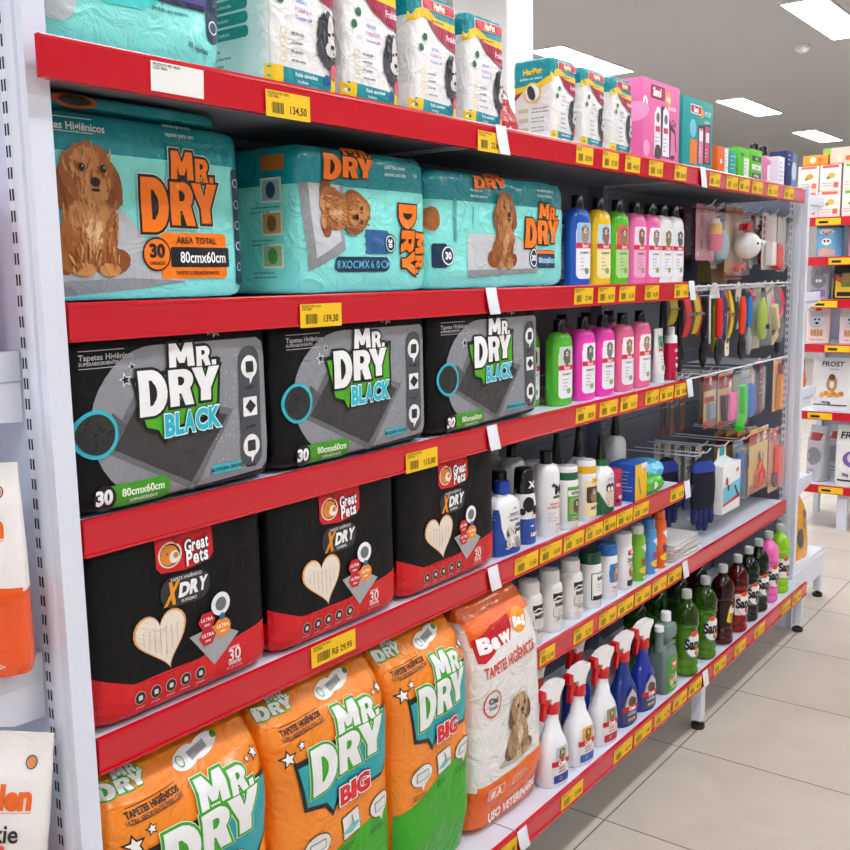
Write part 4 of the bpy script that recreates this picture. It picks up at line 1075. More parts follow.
for i, (yy, c, nm) in enumerate(((2.02, '#c83a3a', 'red shampoo bottle in the dark back row behind the green one'), (2.19, '#e23ca8', 'magenta shampoo bottle in the dark back row of the third shelf'), (2.32, '#e05a8c', 'salmon shampoo bottle in the dark back row behind its twin'), (2.45, '#d85a8a', 'dull pink shampoo bottle in the dark back row by the white tube'))):
    shampoo(nm, GB, -.155, yy, Z3, c, h=.172, seed=20 + i)
t = thing('squeeze_tube', 'white tube with a green picture between the pink bottles and the red bottle', 'tube', (-.055, 2.55, Z3), 90)
MB().lathe([(.017, 0), (.018, .003), (.018, .025)], WHITEP, n=24).build('cap', t)
rg = []
for i in range(9):
    q = i / 8; z = .025 + q * .123; rg.append([(.019 * (1 - q) * math.cos(a) + .028 * q * math.cos(a), (.019 * (1 - q) + .003 * q) * math.sin(a), z) for a in [2 * PI * j / 24 for j in range(24)]])
MB().loft(rg, plastic('#f2f1ee')).build('tube_body', t)
P = Print(lambda x, z: (Vector((x, -(.019 - .13 * (z - .025)) * math.sqrt(max(.02, 1 - (x / .027) ** 2)), z)), Vector((x * 8, -1, .1)).normalized()), .05, .148, .008, .001, .0003, flat)
portrait(P, .5, .76, .20, .22, '#6fc4a0', '#3a5a4a', 1, 31); P.rrect(.5, .61, .22, .05, 0, '#d9304a', 3); lines(P, .3, .5, .4, 3, .06, .035, '#6a8a7a', 1, 2); P.ell(.5, .28, .08, .06, '#9ab890', 1); P.build('label', t)
t = thing('pump_bottle', 'small crimson bottle with a white pump top at the end of the third shelf', 'bottle', (-.057, 2.642, Z3), 90)
body(t, [(0, .95), (.003, 1), (.098, 1), (.104, .9)], gloss('#c40d45'), .0185, .0185)
cap(t, [(.1035, .0175), (.122, .0175), (.126, .014)], WHITEP, 'collar'); cap(t, [(.1255, .010), (.146, .010), (.149, .008)], WHITEP, 'pump_top')
P = Print(csurf(.0185), .05, .104, .006, .0006, .0003, flat); P.text('SPA', .5, .80, .12, '#f6dfe6', 1, .02); P.text('vet', .55, .6, .14, '#f6dfe6', 1, .02); P.poly(heart(.5, .38, .28, .14, 0), '#f6dfe6', 1); P.ring(.55, .15, .06, .06, .015, '#f6dfe6', 1); P.build('label', t)

# --- fourth shelf
t = thing('lotion_bottle', 'white and blue bottle with a blue cap and dog picture, beside the red pack', 'bottle', (-.045, 1.735, Z4), 84)
WB = gloss('#1d4ba0')
body(t, [(0, .92), (.004, 1), (.03, 1), (.09, 1), (.104, .97), (.115, .86), (.123, .62), (.126, .40), (.130, .38)], WHITEP, .046, .027, 3, mfn=None)
cap(t, [(.129, .0155), (.131, .0175), (.154, .0175), (.156, .016)], gloss('#1c3fa4'))
P = Print(osurf(.046, .027, 3), .092, .126, .006, .0006, .0003, flat)
P.poly([(.005, .02), (.995, .02), (.995, .17), (.7, .14), (.45, .18), (.27, .30), (.17, .5), (.14, .70), (.10, .82), (.02, .82), (.005, .6)], '#1d4ba0', 0)
P.text('veté', .62, .80, .05, '#3a3a5a', 1, .02); P.text('SHAMPOO', .60, .70, .07, '#5a5a70', 1, .02, 'c', .8); P.line(.32, .66, .90, .66, .006, '#5a5a70', 1); P.text('PELE E PELO', .6, .60, .05, '#3a3a44', 1, .05, 'c', .9); P.text('KERA', .76, .50, .08, '#22222c', 1, .05); P.text('DERM', .76, .41, .08, '#22222c', 1, .05)
dog(P, .48, .14, .40, 2, ('#e8e4dc', '#2a2624', '#f4f0ea', '#fffdf8'), seed=33); blob(P, .68, .2, .09, .1, '#8a9aa8', 2); blob(P, .85, .14, .08, .06, '#c08a4a', 2); P.ell(.35, .14, .05, .03, '#c8dcea', 2)
P.build('label', t)
t = thing('lotion_bottle', 'cow patterned bottle with a tall black cap', 'bottle', (-.05, 1.835, Z4), 72)
body(t, [(0, .95), (.003, 1), (.058, 1), (.0585, 1), (.09, .98), (.105, .92), (.113, .86)], gloss('#f0efee'), .0265, .0265, mfn=lambda i: WB if i < 2 else WHITEP)
cap(t, [(.1135, .0235), (.150, .0225), (.165, .0215), (.168, .019)], BLACKP)
P = Print(csurf(.0268), .08, .113, .006, .0006, .0003, flat); blob(P, .40, .80, .12, .15, '#17171a', 1); blob(P, .62, .68, .08, .09, '#17171a', 1); blob(P, .22, .66, .06, .07, '#17171a', 1); P.ring(.60, .56, .07, .06, .012, '#b85a5a', 1); P.text('vet', .5, .38, .06, '#dfe6f2', 1, .02); P.text('LEITE', .6, .2, .09, '#f6f6f6', 1, .05); P.build('label', t)
P = Print(csurf(.0238), .07, .168, .006, .0008, .0003, flat); P.text('X', .52, .80, .12, '#f2f2f2', 1, .05); P.build('cap_mark', t)
t = thing('lotion_bottle', 'tall plain white round bottle with black cap and red lettering', 'bottle', (-.047, 1.925, Z4), 72)
body(t, [(0, .95), (.003, 1), (.138, 1), (.150, .95), (.159, .80), (.163, .6), (.164, .46)], gloss('#efeeec'), .032, .032)
cap(t, [(.1635, .0145), (.192, .0140), (.194, .012)], BLACKP)
P = Print(csurf(.0322), .09, .164, .006, .0006, .0003, flat); word(P, 'M', .60, .66, .13, .12, '#151515', 1, .06); P.star(.44, .72, .04, '#151515', 1); P.text('sellmi', .56, .56, .06, '#151515', 1, .05); P.text('SHAMPOO', .5, .46, .035, '#c8402c', 1, .02); P.text('CLOREXIDINA', .52, .41, .05, '#c8402c', 1, .02, 'c', .8); lines(P, .3, .33, .4, 4, .035, .022, '#8a8a8a', 1, 5); P.text('500ml', .6, .16, .04, '#c8402c', 1, .02); P.build('label', t)
def flipcap(label, x, y, z, capc, labf, group=None, h=.116, r=.0285):
    t = thing('powder_bottle', label, 'bottle', (x, y, z), 74, group)
    body(t, [(0, .95), (.003, 1), (h - .004, 1), (h, .97)], WHITEP, r, r)
    c = MB().lathe([(r * .97, h), (r * .99, h + .002), (r * .97, h + .018)], gloss(capc), n=28).lathe([(r * .95, h + .0182), (r * .93, h + .028), (r * .85, h + .0305)], WHITEP, n=28)
    c.build('cap', t)
    P = Print(csurf(r * 1.003), .08, h, .006, .0006, .0003, flat); labf(P); P.build('label', t)
    return t
def lg(P):
    P.rrect(.56, .52, .42, .70, 0, '#5f9a4a', 1); P.rrect(.56, .74, .40, .12, 0, '#e9efe4', 2); portrait(P, .56, .48, .34, .34, '#8ab06a', '#6a4a2a', 2, 40); P.text('VETMAX', .56, .74, .09, '#2f5a28', 3, .05, 'c', .8); lines(P, .38, .25, .3, 2, .05, .03, '#e9efe4', 2)
def ly(P):
    P.rrect(.56, .48, .46, .74, 0, '#efd9a0', 1); P.rrect(.66, .86, .28, .1, 0, '#f0bc22', 2); portrait(P, .54, .56, .36, .34, '#4a3a30', '#9a7a5a', 2, 41); P.text('ANTI', .55, .28, .09, '#3a3026', 2, .05, 'c', .9); P.text('pulgas', .66, .86, .06, '#5a4408', 3, .02)
flipcap('white bottle with a dark green and white flip cap and a green label', -.038, 2.005, Z4, '#0f5a34', lg)
flipcap('white bottle with a yellow and white flip cap and a tan label', -.038, 2.095, Z4, '#f0b81c', ly)
flipcap('white bottle with a yellow flip cap in the back row, above the tall white one', -.13, 2.02, Z4, '#e0a83c', ly)
def nozzle(label, x, y, z, front=True, capc='#0f6a3a'):
    t = thing('spray_bottle', label, 'spray bottle', (x, y, z), 88)
    body(t, [(0, .92), (.004, 1), (.088, 1), (.100, .95), (.110, .78), (.117, .48), (.120, .42)], WHITEP, .041, .025, 3)
    cap(t, [(.1195, .0145), (.136, .0140)], gloss(capc), 'collar'); cap(t, [(.1355, .0125), (.150, .0118), (.175, .0085), (.194, .0075), (.196, .006)], BLACKP, 'nozzle')
    if front:
        P = Print(osurf(.041, .025, 3), .082, .12, .006, .0006, .0003, flat)
        P.poly([(.005, .02), (.995, .02), (.995, .14), (.6, .13), (.32, .22), (.12, .40), (.03, .52), (.005, .5)], '#14623a', 0)
        P.text('veté', .6, .84, .05, '#4a4a5a', 1, .02); P.text('ANTIPULGAS', .58, .73, .055, '#5a5a66', 1, .02, 'c', .9); P.line(.25, .69, .9, .69, .006, '#5a5a66', 1)
        blob(P, .50, .35, .15, .2, '#d9c2b0', 1); blob(P, .42, .56, .10, .09, '#2a211e', 2); blob(P, .62, .55, .09, .09, '#2a211e', 2); blob(P, .43, .53, .05, .05, '#ece4dc', 3); blob(P, .62, .52, .05, .05, '#ece4dc', 3)
        for q in range(7): P.ell(.32 + .09 * (q % 5), .2 + .07 * (q % 3), .016, .016, '#7a1f24', 3, 0, 6)
        P.build('label', t)
    return t
nozzle('white bottle with green base and tall black nozzle, showing two dogs', -.035, 2.175, Z4)
nozzle('white bottle with black nozzle in the back row, behind the green capped one', -.14, 2.14, Z4, False, '#1b1b1d')
nozzle('white bottle with black nozzle in the back row, behind the yellow capped one', -.14, 2.255, Z4, False, '#1b1b1d')
nozzle('white bottle with black nozzle in the back row, above the blue and yellow box', -.212, 2.615, Z4, False, '#1b1b1d')
t = thing('spray_can', 'dark pink printed can wedged between the dog spray bottle and the blue box', 'can', (-.045, 2.268, Z4), 90)
body(t, [(0, .95), (.003, 1), (.088, 1), (.095, .9)], gloss('#c2375c'), .021, .021, name='can_body')
P = Print(csurf(.0212), .06, .095, .006, .0006, .0003, flat); [P.ell(.3 + .12 * (i % 4), .15 + .11 * i, .07, .05, ('#2a2a38', '#e8a0a8', '#5a2440')[i % 3], 1) for i in range(7)]; P.build('label', t)
t = thing('carton', 'blue and yellow upright box at the end of the fourth shelf', 'carton', (-.046, 2.355, Z4), 90)
MB().box(-.036, .036, -.036, .036, 0, .098, card('#1f57b4'), .001).build('carton', t)
P = Print(plane(-.036), .072, .098, 1, .0004, .0002, flat); P.poly([(.01, .01), (.99, .01), (.99, .99), (.01, .99)], '#f0bc1c', 0); P.poly([(.6, .7), (.99, .9), (.99, .99), (.5, .99)], '#f4eede', 1); P.poly([(.2, .7), (.35, .62), (.55, .2), (.45, .12), (.3, .4)], '#8a9a2a', 1); P.ell(.72, .8, .07, .06, '#e88a9a', 2); P.build('printed_front', t)
P = Print(lside(-.036), .072, .098, 1, .0004, .0002, flat)
for i, c in enumerate(('#c83a3a', '#e8882a', '#7a3a20', '#d8a02a')): P.rrect(.25 + .02 * i, .72 - i * .16, .24, .13, .03, c, 1)
lines(P, .5, .8, .4, 6, .1, .05, '#dfe8f6', 1, 6); P.build('side_print', t)
pk = Pack(.19, .066, .11, 3, 2.4, amp=.016, seed=71, fr=26)
t = thing('treat_bag', 'crumpled blue and green treat bag lying at the end of the fourth shelf', 'bag', (-.115, 2.545, Z4), 82)
pk.body('bag_body', t, film('#3fb4dc'))
P = Print(pk.front, .19, .062, .012); P.poly([(.06, .3), (.25, .2), (.48, .3), (.5, .5), (.3, .75), (.1, .7)], '#4fb030', 1); P.ell(.3, .4, .25, .16, '#c8e0a0', 2); P.ell(.2, .62, .16, .12, '#e8963a', 2); P.poly([(.5, .7), (.9, .6), (.85, .75), (.6, .85)], '#7fd0ec', 1); P.build('printed_front', t)
pk = Pack(.11, .045, .05, 3, 2.4, amp=.010, seed=72, fr=30)
t = thing('treat_bag', 'small bright green treat bag lying in front of the blue treat bag', 'bag', (-.030, 2.460, Z4 + .001), 92)
pk.body('bag_body', t, film('#58c232')); P = Print(pk.front, .11, .045, .012); P.ell(.35, .5, .28, .22, '#dfeecb', 1); P.ell(.7, .5, .14, .2, '#2f7a24', 1); P.build('printed_front', t)
# back row, fourth shelf
def plainb(label, x, y, z, h, r, capc, body_c='#e9e8e5', ch=.03, cr=.014, group='bottles in the back row of the fourth shelf'):
    t = thing('lotion_bottle', label, 'bottle', (x, y, z), 90, group)
    body(t, [(0, .95), (.003, 1), (h * .84, 1), (h * .92, .93), (h * .98, .7), (h, .48)], gloss(body_c), r, r)
    cap(t, [(h - .0005, cr), (h + ch, cr * .96), (h + ch + .002, cr * .85)], gloss(capc))
    return t
plainb('white bottle with dark blue cap behind the blue and white dog bottle', -.155, 1.765, Z4, .105, .030, '#16285a')
plainb('white bottle with wide black cap behind the blue and white dog bottle', -.10, 1.81, Z4, .118, .027, '#17171a', ch=.04, cr=.019)
plainb('white bottle with black cap behind the cow patterned one', -.14, 1.93, Z4, .17, .032, '#17171a')
plainb('pale grey bottle deep in the back corner beside the red pad pack', -.228, 1.815, Z4, .165, .032, '#26262a')
plainb('dim white bottle at the very back between two black caps', -.215, 1.955, Z4, .16, .034, '#d8d6d2', ch=.012, cr=.02)

# --- fifth shelf
def talc(label, x, y, seed):
    t = thing('powder_bottle', label, 'powder bottle', (x, y, Z5), 72, 'white powder bottles on the fifth shelf')
    body(t, [(0, .95), (.003, 1), (.024, 1), (.0245, .985), (.0255, .985), (.026, 1), (.100, 1), (.108, .95), (.112, .84), (.114, .80)], plastic('#e7e3dc'), .031, .031)
    cap(t, [(.1135, .0235), (.115, .0245), (.141, .0238), (.143, .022)], plastic('#ebe6e0'))
    P = Print(csurf(.0312), .09, .114, .006, .0006, .0003, flat)
    P.rrect(.58, .74, .36, .15, 0, '#1c1a1a', 1); P.poly([(.36, .70), (.5, .76), (.66, .72), (.8, .78), (.8, .75), (.66, .69), (.5, .73), (.36, .67)], '#e7e3dc', 2)
    P.text('BASKEN', .58, .58, .10, '#1c1a1a', 1, .05, 'c', .75); P.rrect(.58, .42, .36, .22, .06, '#2a2828', 1); P.rrect(.58, .425, .345, .205, .055, '#dcd7cf', 2); lines(P, .48, .46, .2, 3, .05, .025, '#4a4846', 3, seed); P.text('TALCO', .58, .27, .06, '#1c1a1a', 1, .02); P.line(.40, .23, .78, .23, .005, '#8a8884', 1)
    P.build('label', t); return t
talc('white powder bottle nearest the white dog bag on the fifth shelf', -.047, 1.85, 1)
talc('white powder bottle, middle one of the three with black striped print', -.052, 1.95, 2)
talc('white powder bottle next to the dark green capped one on the fifth shelf', -.053, 2.052, 3)
def talc2(label, x, y, capc, pf):
    t = thing('powder_bottle', label, 'powder bottle', (x, y, Z5), 72)
    body(t, [(0, .95), (.003, 1), (.106, 1), (.112, .96)], WHITEP, .0295, .0295); cap(t, [(.1118, .0285), (.113, .0290), (.138, .0275), (.141, .025)], gloss(capc))
    P = Print(csurf(.0297), .09, .112, .006, .0006, .0003, flat); pf(P); P.build('label', t)
def l1(P): P.rrect(.56, .50, .44, .62, .03, '#1b2420', 1); P.rrect(.56, .50, .40, .58, .02, '#ecebe6', 2); P.text('BASA', .60, .68, .12, '#1b2420', 3, .05, 'c', .8); lines(P, .45, .55, .2, 3, .07, .03, '#3a423e', 3, 4); P.rrect(.56, .25, .36, .08, 0, '#1b2420', 3)
def l2(P): portrait(P, .58, .60, .38, .44, '#2f7ac2', '#b0825a', 1, 50); P.text('TALCO', .58, .26, .08, '#c83a4a', 1, .05, 'c', .9); lines(P, .42, .18, .3, 1, .04, .03, '#6a6a7a', 1); P.text('PET', .36, .6, .09, '#3a5a8a', 1, .02, 'c', 1, 90)
talc2('white powder bottle with a dark green cap and a black framed label', -.05, 2.150, '#0f4a30', l1)
talc2('white powder bottle with a bright blue cap and a dog photo', -.05, 2.240, '#1f6ab8', l2)
t = thing('spray_can', 'white can with a red tag and brown dog print on the fifth shelf', 'can', (-.05, 2.33, Z5), 72)
body(t, [(0, .95), (.003, 1), (.108, 1), (.114, .93)], WHITEP, .0285, .0285, name='can_body'); cap(t, [(.1135, .0262), (.145, .0262), (.148, .024)], WHITEP)
P = Print(csurf(.0287), .08, .112, .006, .0006, .0003, flat); P.rrect(.62, .88, .28, .12, .02, '#d02a2a', 1); P.text('PIPI', .62, .88, .08, '#ffffff', 2, .05); P.text('DOG', .62, .70, .13, '#3a3430', 1, .05, 'c', .9); P.text('educador', .62, .6, .06, '#3a3430', 1, .02); blob(P, .62, .42, .11, .13, '#9a6a40', 1); blob(P, .62, .48, .06, .06, '#d0a880', 2); P.rrect(.62, .15, .3, .14, .02, '#3a2a22', 1); P.build('label', t)
def can(label, y, col, h, r, seed, capc=None, x=-.045):
    t = thing('spray_can', label, 'spray can', (x, y, Z5), 72, 'slim coloured spray cans')
    body(t, [(0, .93), (.004, 1), (h * .88, 1), (h * .95, .93), (h, .72)], gloss(col), r, r, name='can_body')
    cap(t, [(h - .0005, r * .68), (h + .002, r * .78), (h + .022, r * .74), (h + .025, r * .6)], gloss(capc or col))
    P = Print(csurf(r * 1.006), .065, h, .006, .0006, .0003, flat)
    P.poly([(.40, .75), (.6, .80), (.82, .72), (.75, .66), (.78, .58), (.6, .64)], '#dfe6ea', 1); P.text('HIPER', .60, .45, .10, '#b02060' if seed < 3 else '#4a2a7a', 2, .05, 'c', .7); P.text('SECO', .60, .38, .08, '#b02060' if seed < 3 else '#4a2a7a', 2, .05, 'c', .7); P.ell(.62, .24, .15, .075, '#f2d02a', 1); P.text('gato', .62, .24, .05, '#6a4a08', 2, .02); P.ell(.6, .08, .05, .03, '#e8ecd8', 1)
    P.build('label', t)
can('lime green slim spray can between the white can and the blue can', 2.412, '#77b82a', .128, .0235, 1, '#d8dccb')
can('sky blue slim spray can between the green and the orange ones', 2.487, '#4e93d2', .128, .0225, 2, '#3f86c6')
can('orange slim spray can at the end of the fifth shelf', 2.553, '#f2651c', .140, .0228, 3)
for i in range(6):
    t = thing('flat_packet', ('lowest', 'second lowest', 'third from the bottom', 'third from the top', 'second from the top', 'topmost')[i] + ' clear wrapped white packet in the stack beside the orange can', 'packet', (-.075 - .003 * (i % 2), 2.700 + .004 * ((i * 7) % 3), Z5 + .0001 + i * .0082), 90 + (i * 5) % 7 - 3, 'stack of clear flat packets')
    MB().box(-.095, .095, -.055, .055, 0, .0062, card('#d9d2c6'), .002).build('tray', t)
    MB().box(-.098, .098, -.058, .058, .0063, .0079, clear('#ffffff', .35), .0006).build('clear_wrap', t)

# --- bottom shelf: trigger sprays
BLUES, REDP = gloss('#12309a'), gloss('#d01420')
def trigger(label, group, x, y, col, pf, z=Z6):
    t = thing('spray_bottle', label, 'spray bottle', (x, y, z), 80, group)
    pr = [(0, .93), (.004, 1), (.07, 1), (.085, .96), (.100, .84), (.112, .68), (.120, .58), (.122, .54), (.128, .53), (.130, .50), (.136, .49), (.138, .45), (.144, .44), (.146, .40), (.160, .385), (.166, .38)]
    body(t, pr, gloss(col), .042, .029, 2.4)
    cap(t, [(.1655, .0165), (.168, .0175), (.190, .0160), (.192, .014)], REDP, 'collar')
    MB().prism([(-.030, .206), (-.031, .222), (-.012, .233), (.012, .237), (.030, .236), (.030, .226), (.020, .214), (.014, .200), (.013, .190), (-.013, .190), (-.014, .204)], -.012, .012, WHITEP).build('spray_head', t, 20)
    b = MB().box(-.045, -.0305, -.010, .010, .200, .224, REDP, .002)
    b.prism([(-.031, .206), (-.0145, .204), (-.016, .190), (-.024, .176), (-.030, .156), (-.037, .154), (-.036, .172), (-.034, .188)], -.006, .006, REDP)
    b.build('trigger', t, 20)
    if pf:
        P = Print(osurf(.0423, .0293, 2.4), .084, .17, .006, .0006, .0003, flat); pf(P); P.build('label', t)
    return t
def lw(c1, c2, dc):
    def f(P):
        P.poly([(.18, .05), (.82, .05), (.88, .20), (.82, .42), (.62, .56), (.38, .56), (.20, .42), (.14, .2)], '#e3dfdf', 0)
        portrait(P, .5, .455, .22, .20, dc, '#8a6a48', 1, int(c1[1:3], 16)); P.rrect(.5, .335, .34, .075, .01, '#cc1a2a', 4); P.text('Coala', .5, .335, .08, '#ffffff', 5, .05, 'c', .8)
        P.text('elimina', .5, .265, .045, c1, 2, .02); P.text('odores', .5, .22, .045, c1, 2, .02); P.rrect(.5, .12, .29, .11, .02, c2, 2); lines(P, .38, .14, .2, 2, .03, .02, '#f0f0f6', 3)
    return f
def lb(P):
    P.poly([(.14, .05), (.86, .05), (.90, .26), (.78, .46), (.5, .62), (.22, .46), (.10, .26)], '#3a4668', 0); P.poly([(.18, .28), (.82, .28), (.72, .46), (.5, .58), (.28, .46)], '#c9c2c2', 1)
    blob(P, .46, .38, .07, .09, '#6a4a34', 2); blob(P, .58, .37, .06, .07, '#3a3230', 2); P.rrect(.5, .285, .36, .075, .01, '#cc1a2a', 3); P.text('Coala', .5, .285, .08, '#ffffff', 4, .05, 'c', .8)
    P.text('eliminador', .5, .225, .03, '#dfe4f0', 1, .02); P.text('DE ODORES', .5, .19, .035, '#dfe4f0', 1, .05); [P.ell(.38 + .12 * i, .11, .028, .024, '#d8b070', 1) for i in range(3)]
GS = 'trigger spray bottles on the bottom shelf'
trigger('white trigger spray bottle nearest the white dog bag on the bottom shelf', GS, .022, 1.835, '#f1f1f3', lw('#b83a4a', '#2a4a9a', '#b8c0b8'))
trigger('white trigger spray bottle with an orange and blue label, second from the dog bag', GS, .024, 1.955, '#f1f1f3', lw('#b83a4a', '#3a66b8', '#f0a83a'))
trigger('white trigger spray bottle with a crimson label, right beside the blue ones', GS, .024, 2.078, '#f1f1f3', lw('#c83a4a', '#c02848', '#8aa06a'))
trigger('blue trigger spray bottle touching the last white one', GS, .02, 2.200, '#14307e', lb)
trigger('blue trigger spray bottle beside the grey and green jug', GS, .022, 2.312, '#12309a', lb)
trigger('white trigger spray bottle in the back row, seen between two front ones', GS, -.075, 1.93, '#e9e9ec', None)
trigger('blue trigger spray bottle in the back row, its red trigger in shadow', GS, -.075, 2.13, '#12309a', None)
t = thing('dosing_bottle', 'grey twin neck bottle with a green label and white caps on the bottom shelf', 'bottle', (.022, 2.447, Z6), 88)
GRY = mat('plastic', '#7f948c', .25, trans=.25)
body(t, [(0, .94), (.004, 1), (.100, 1), (.112, .97), (.124, .86), (.130, .70), (.134, .62)], GRY, .040, .029, 4)
MB().lathe([(1, .1335), (1, .136), (.62, .140), (.60, .146), (1.02, .152), (1.08, .158), (1.08, .178), (1, .186), (.5, .191), (.42, .196)], GRY, (.010, 0), a=.029, b=.024, e=3.5).build('dosing_chamber', t, 40)
MB().lathe([(.0135, .120), (.0125, .140), (.0125, .176)], GRY, (-.029, 0), 20).build('side_neck', t)
cap(t, [(.1765, .0135), (.190, .0130)], WHITEP, at=(-.029, 0)); cap(t, [(.1955, .0145), (.2185, .0138), (.220, .012)], WHITEP, at=(.012, 0))
P = Print(osurf(.0403, .0293, 4), .08, .13, .006, .0006, .0003, flat); P.rrect(.55, .42, .52, .74, .03, '#3f9a2c', 0); P.star(.58, .62, .14, '#f4e8e4', 1); P.ell(.58, .62, .11, .10, '#d8262e', 2); P.text('PET', .58, .62, .09, '#ffffff', 3, .05); blob(P, .42, .28, .09, .12, '#e8c0a0', 1); blob(P, .42, .34, .05, .05, '#b8402a', 2); blob(P, .72, .3, .07, .1, '#c8d0b8', 1); P.text('LIMPA', .55, .12, .07, '#f2e0a0', 1, .05); P.build('label', t)

# --- bottom shelf: disinfectant bottles
def mixcol(p, q, k): return '#' + ''.join('%02x' % round(int(p[i:i + 2], 16) * (1 - k) + int(q[i:i + 2], 16) * k) for i in (1, 3, 5))
def disinfect(label, x, y, col, pf, group='disinfectant bottles on the bottom shelf', glossy=True, rz=90, level=.9):
    t = thing('disinfectant_bottle', label, 'disinfectant bottle', (x, y, Z6), 78, group)
    pr = [(0, .84), (.003, .95), (.009, 1.02), (.020, 1.02), (.026, .91), (.032, 1.02), (.044, 1.02), (.051, .90), (.056, .95), (.062, .955), (.126, .955), (.132, .95), (.138, .88), (.146, 1.03), (.153, 1.04), (.160, .97), (.166, 1.04), (.178, 1.02), (.190, .92), (.200, .76), (.208, .56), (.213, .42), (.218, .37), (.224, .37)]
    LQ = mat('liquid', col, .07, trans=.55, ior=1.33, coat=.5); EM = mat('empty', mixcol(col, '#16301a' if int(col[3:5], 16) > int(col[1:3], 16) else '#2a0c0e', .45), .07, trans=.75, ior=1.2, coat=.5)
    body(t, pr, LQ if glossy else gloss(col), .0345, .0345, n=36, mfn=(lambda i: EM if pr[i][0] >= .153 else LQ) if glossy else None)
    cap(t, [(.2235, .0135), (.226, .0145), (.244, .0140), (.247, .0125)], mat('plastic', '#cfd6d0', .3, trans=.3))
    if pf:
        P = Print(csurf(.0345), .10, .224, .006, .0006, .0003, flat); pf(P); P.build('label', t)
    return t
def ls(back, ring, acc):
    def f(P):
        if back: P.rrect(.5, .42, .36, .31, .02, back, 0)
        P.ell(.44, .42, .135, .165, ring, 1); P.ell(.44, .42, .12, .15, '#f1f1ee', 2); P.ell(.40, .57, .05, .035, '#e24a2a', 3)
        P.text('Sanol', .46, .44, .19, '#15151a', 4, .05, 'c', .72); P.ell(.55, .34, .06, .06, acc, 3); P.ell(.50, .31, .03, .03, '#8a6a9a', 4)
    return f
disinfect('pale green disinfectant bottle beside the grey dosing bottle', .028, 2.590, '#6aae1c', ls(None, '#8a8fa8', '#f0a83a'))
disinfect('pale green disinfectant bottle left of the banana one', .024, 2.742, '#64aa1a', ls(None, '#6f7a9a', '#f2b030'))
def lban(P): P.rrect(.46, .43, .34, .32, .03, '#1c1410', 0); P.poly([(.30, .34), (.36, .50), (.46, .58), (.50, .55), (.42, .44), (.40, .32)], '#f2c21c', 1); P.poly([(.40, .32), (.46, .48), (.56, .54), (.58, .5), (.5, .42), (.47, .31)], '#e0a814', 2); P.text('Sanol', .56, .50, .12, '#f6f2ea', 3, .05, 'c', .6)
disinfect('dark red disinfectant bottle with a yellow banana label', .024, 2.885, '#5a0a12', lban)
disinfect('red disinfectant bottle with a white label, next to the banana one', .024, 3.014, '#b80f14', ls('#f0ded8', '#e2a8a0', '#e05a4a'))
disinfect('black green disinfectant bottle just right of the red ones', .02, 3.130, '#0e2a1e', ls('#8a8a84', '#6a6a68', '#5a5a5a'))
disinfect('black green disinfectant bottle just left of the pink one', .016, 3.240, '#15281c', ls('#a8a8a2', '#7a7a78', '#4a6a4a'))
disinfect('opaque pink disinfectant bottle near the end of the bottom shelf', .012, 3.356, '#ee6ab4', ls('#f2a0c8', '#f6dfe8', '#d03a5a'), glossy=False)
disinfect('lime green disinfectant bottle, last on the bottom shelf, beside the far post', .012, 3.478, '#8ccc12', ls('#e8ecd8', '#f0f2e6', '#e88a3a'), glossy=False)
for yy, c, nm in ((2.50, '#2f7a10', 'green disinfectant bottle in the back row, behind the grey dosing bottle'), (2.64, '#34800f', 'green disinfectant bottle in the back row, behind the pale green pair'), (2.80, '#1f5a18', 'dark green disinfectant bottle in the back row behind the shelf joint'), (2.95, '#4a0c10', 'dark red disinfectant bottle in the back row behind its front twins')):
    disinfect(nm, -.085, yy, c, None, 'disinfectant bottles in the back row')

# --- top shelf bottles
for yy, c, nm in ((3.258, '#3a6a34', 'dark green bottle with a black cap on the top shelf'), (3.345, '#ee8cbc', 'pink bottle with a black cap on the top shelf')):
    t = thing('lotion_bottle', nm, 'bottle', (-.05, yy, 1.6), 90, 'black capped bottles on the top shelf')
    body(t, [(0, .95), (.003, 1), (.080, 1), (.092, .9), (.098, .6), (.100, .5)], gloss(c), .027, .024, 2.5); cap(t, [(.0995, .0145), (.128, .0125), (.130, .010)], BLACKP)
    P = Print(osurf(.027, .024, 2.5), .054, .1, .006, .0006, .0003, flat); P.rrect(.55, .42, .36, .5, .05, '#f2ece8', 0); lines(P, .4, .55, .3, 4, .08, .05, '#6a5a60', 1); P.build('label', t)

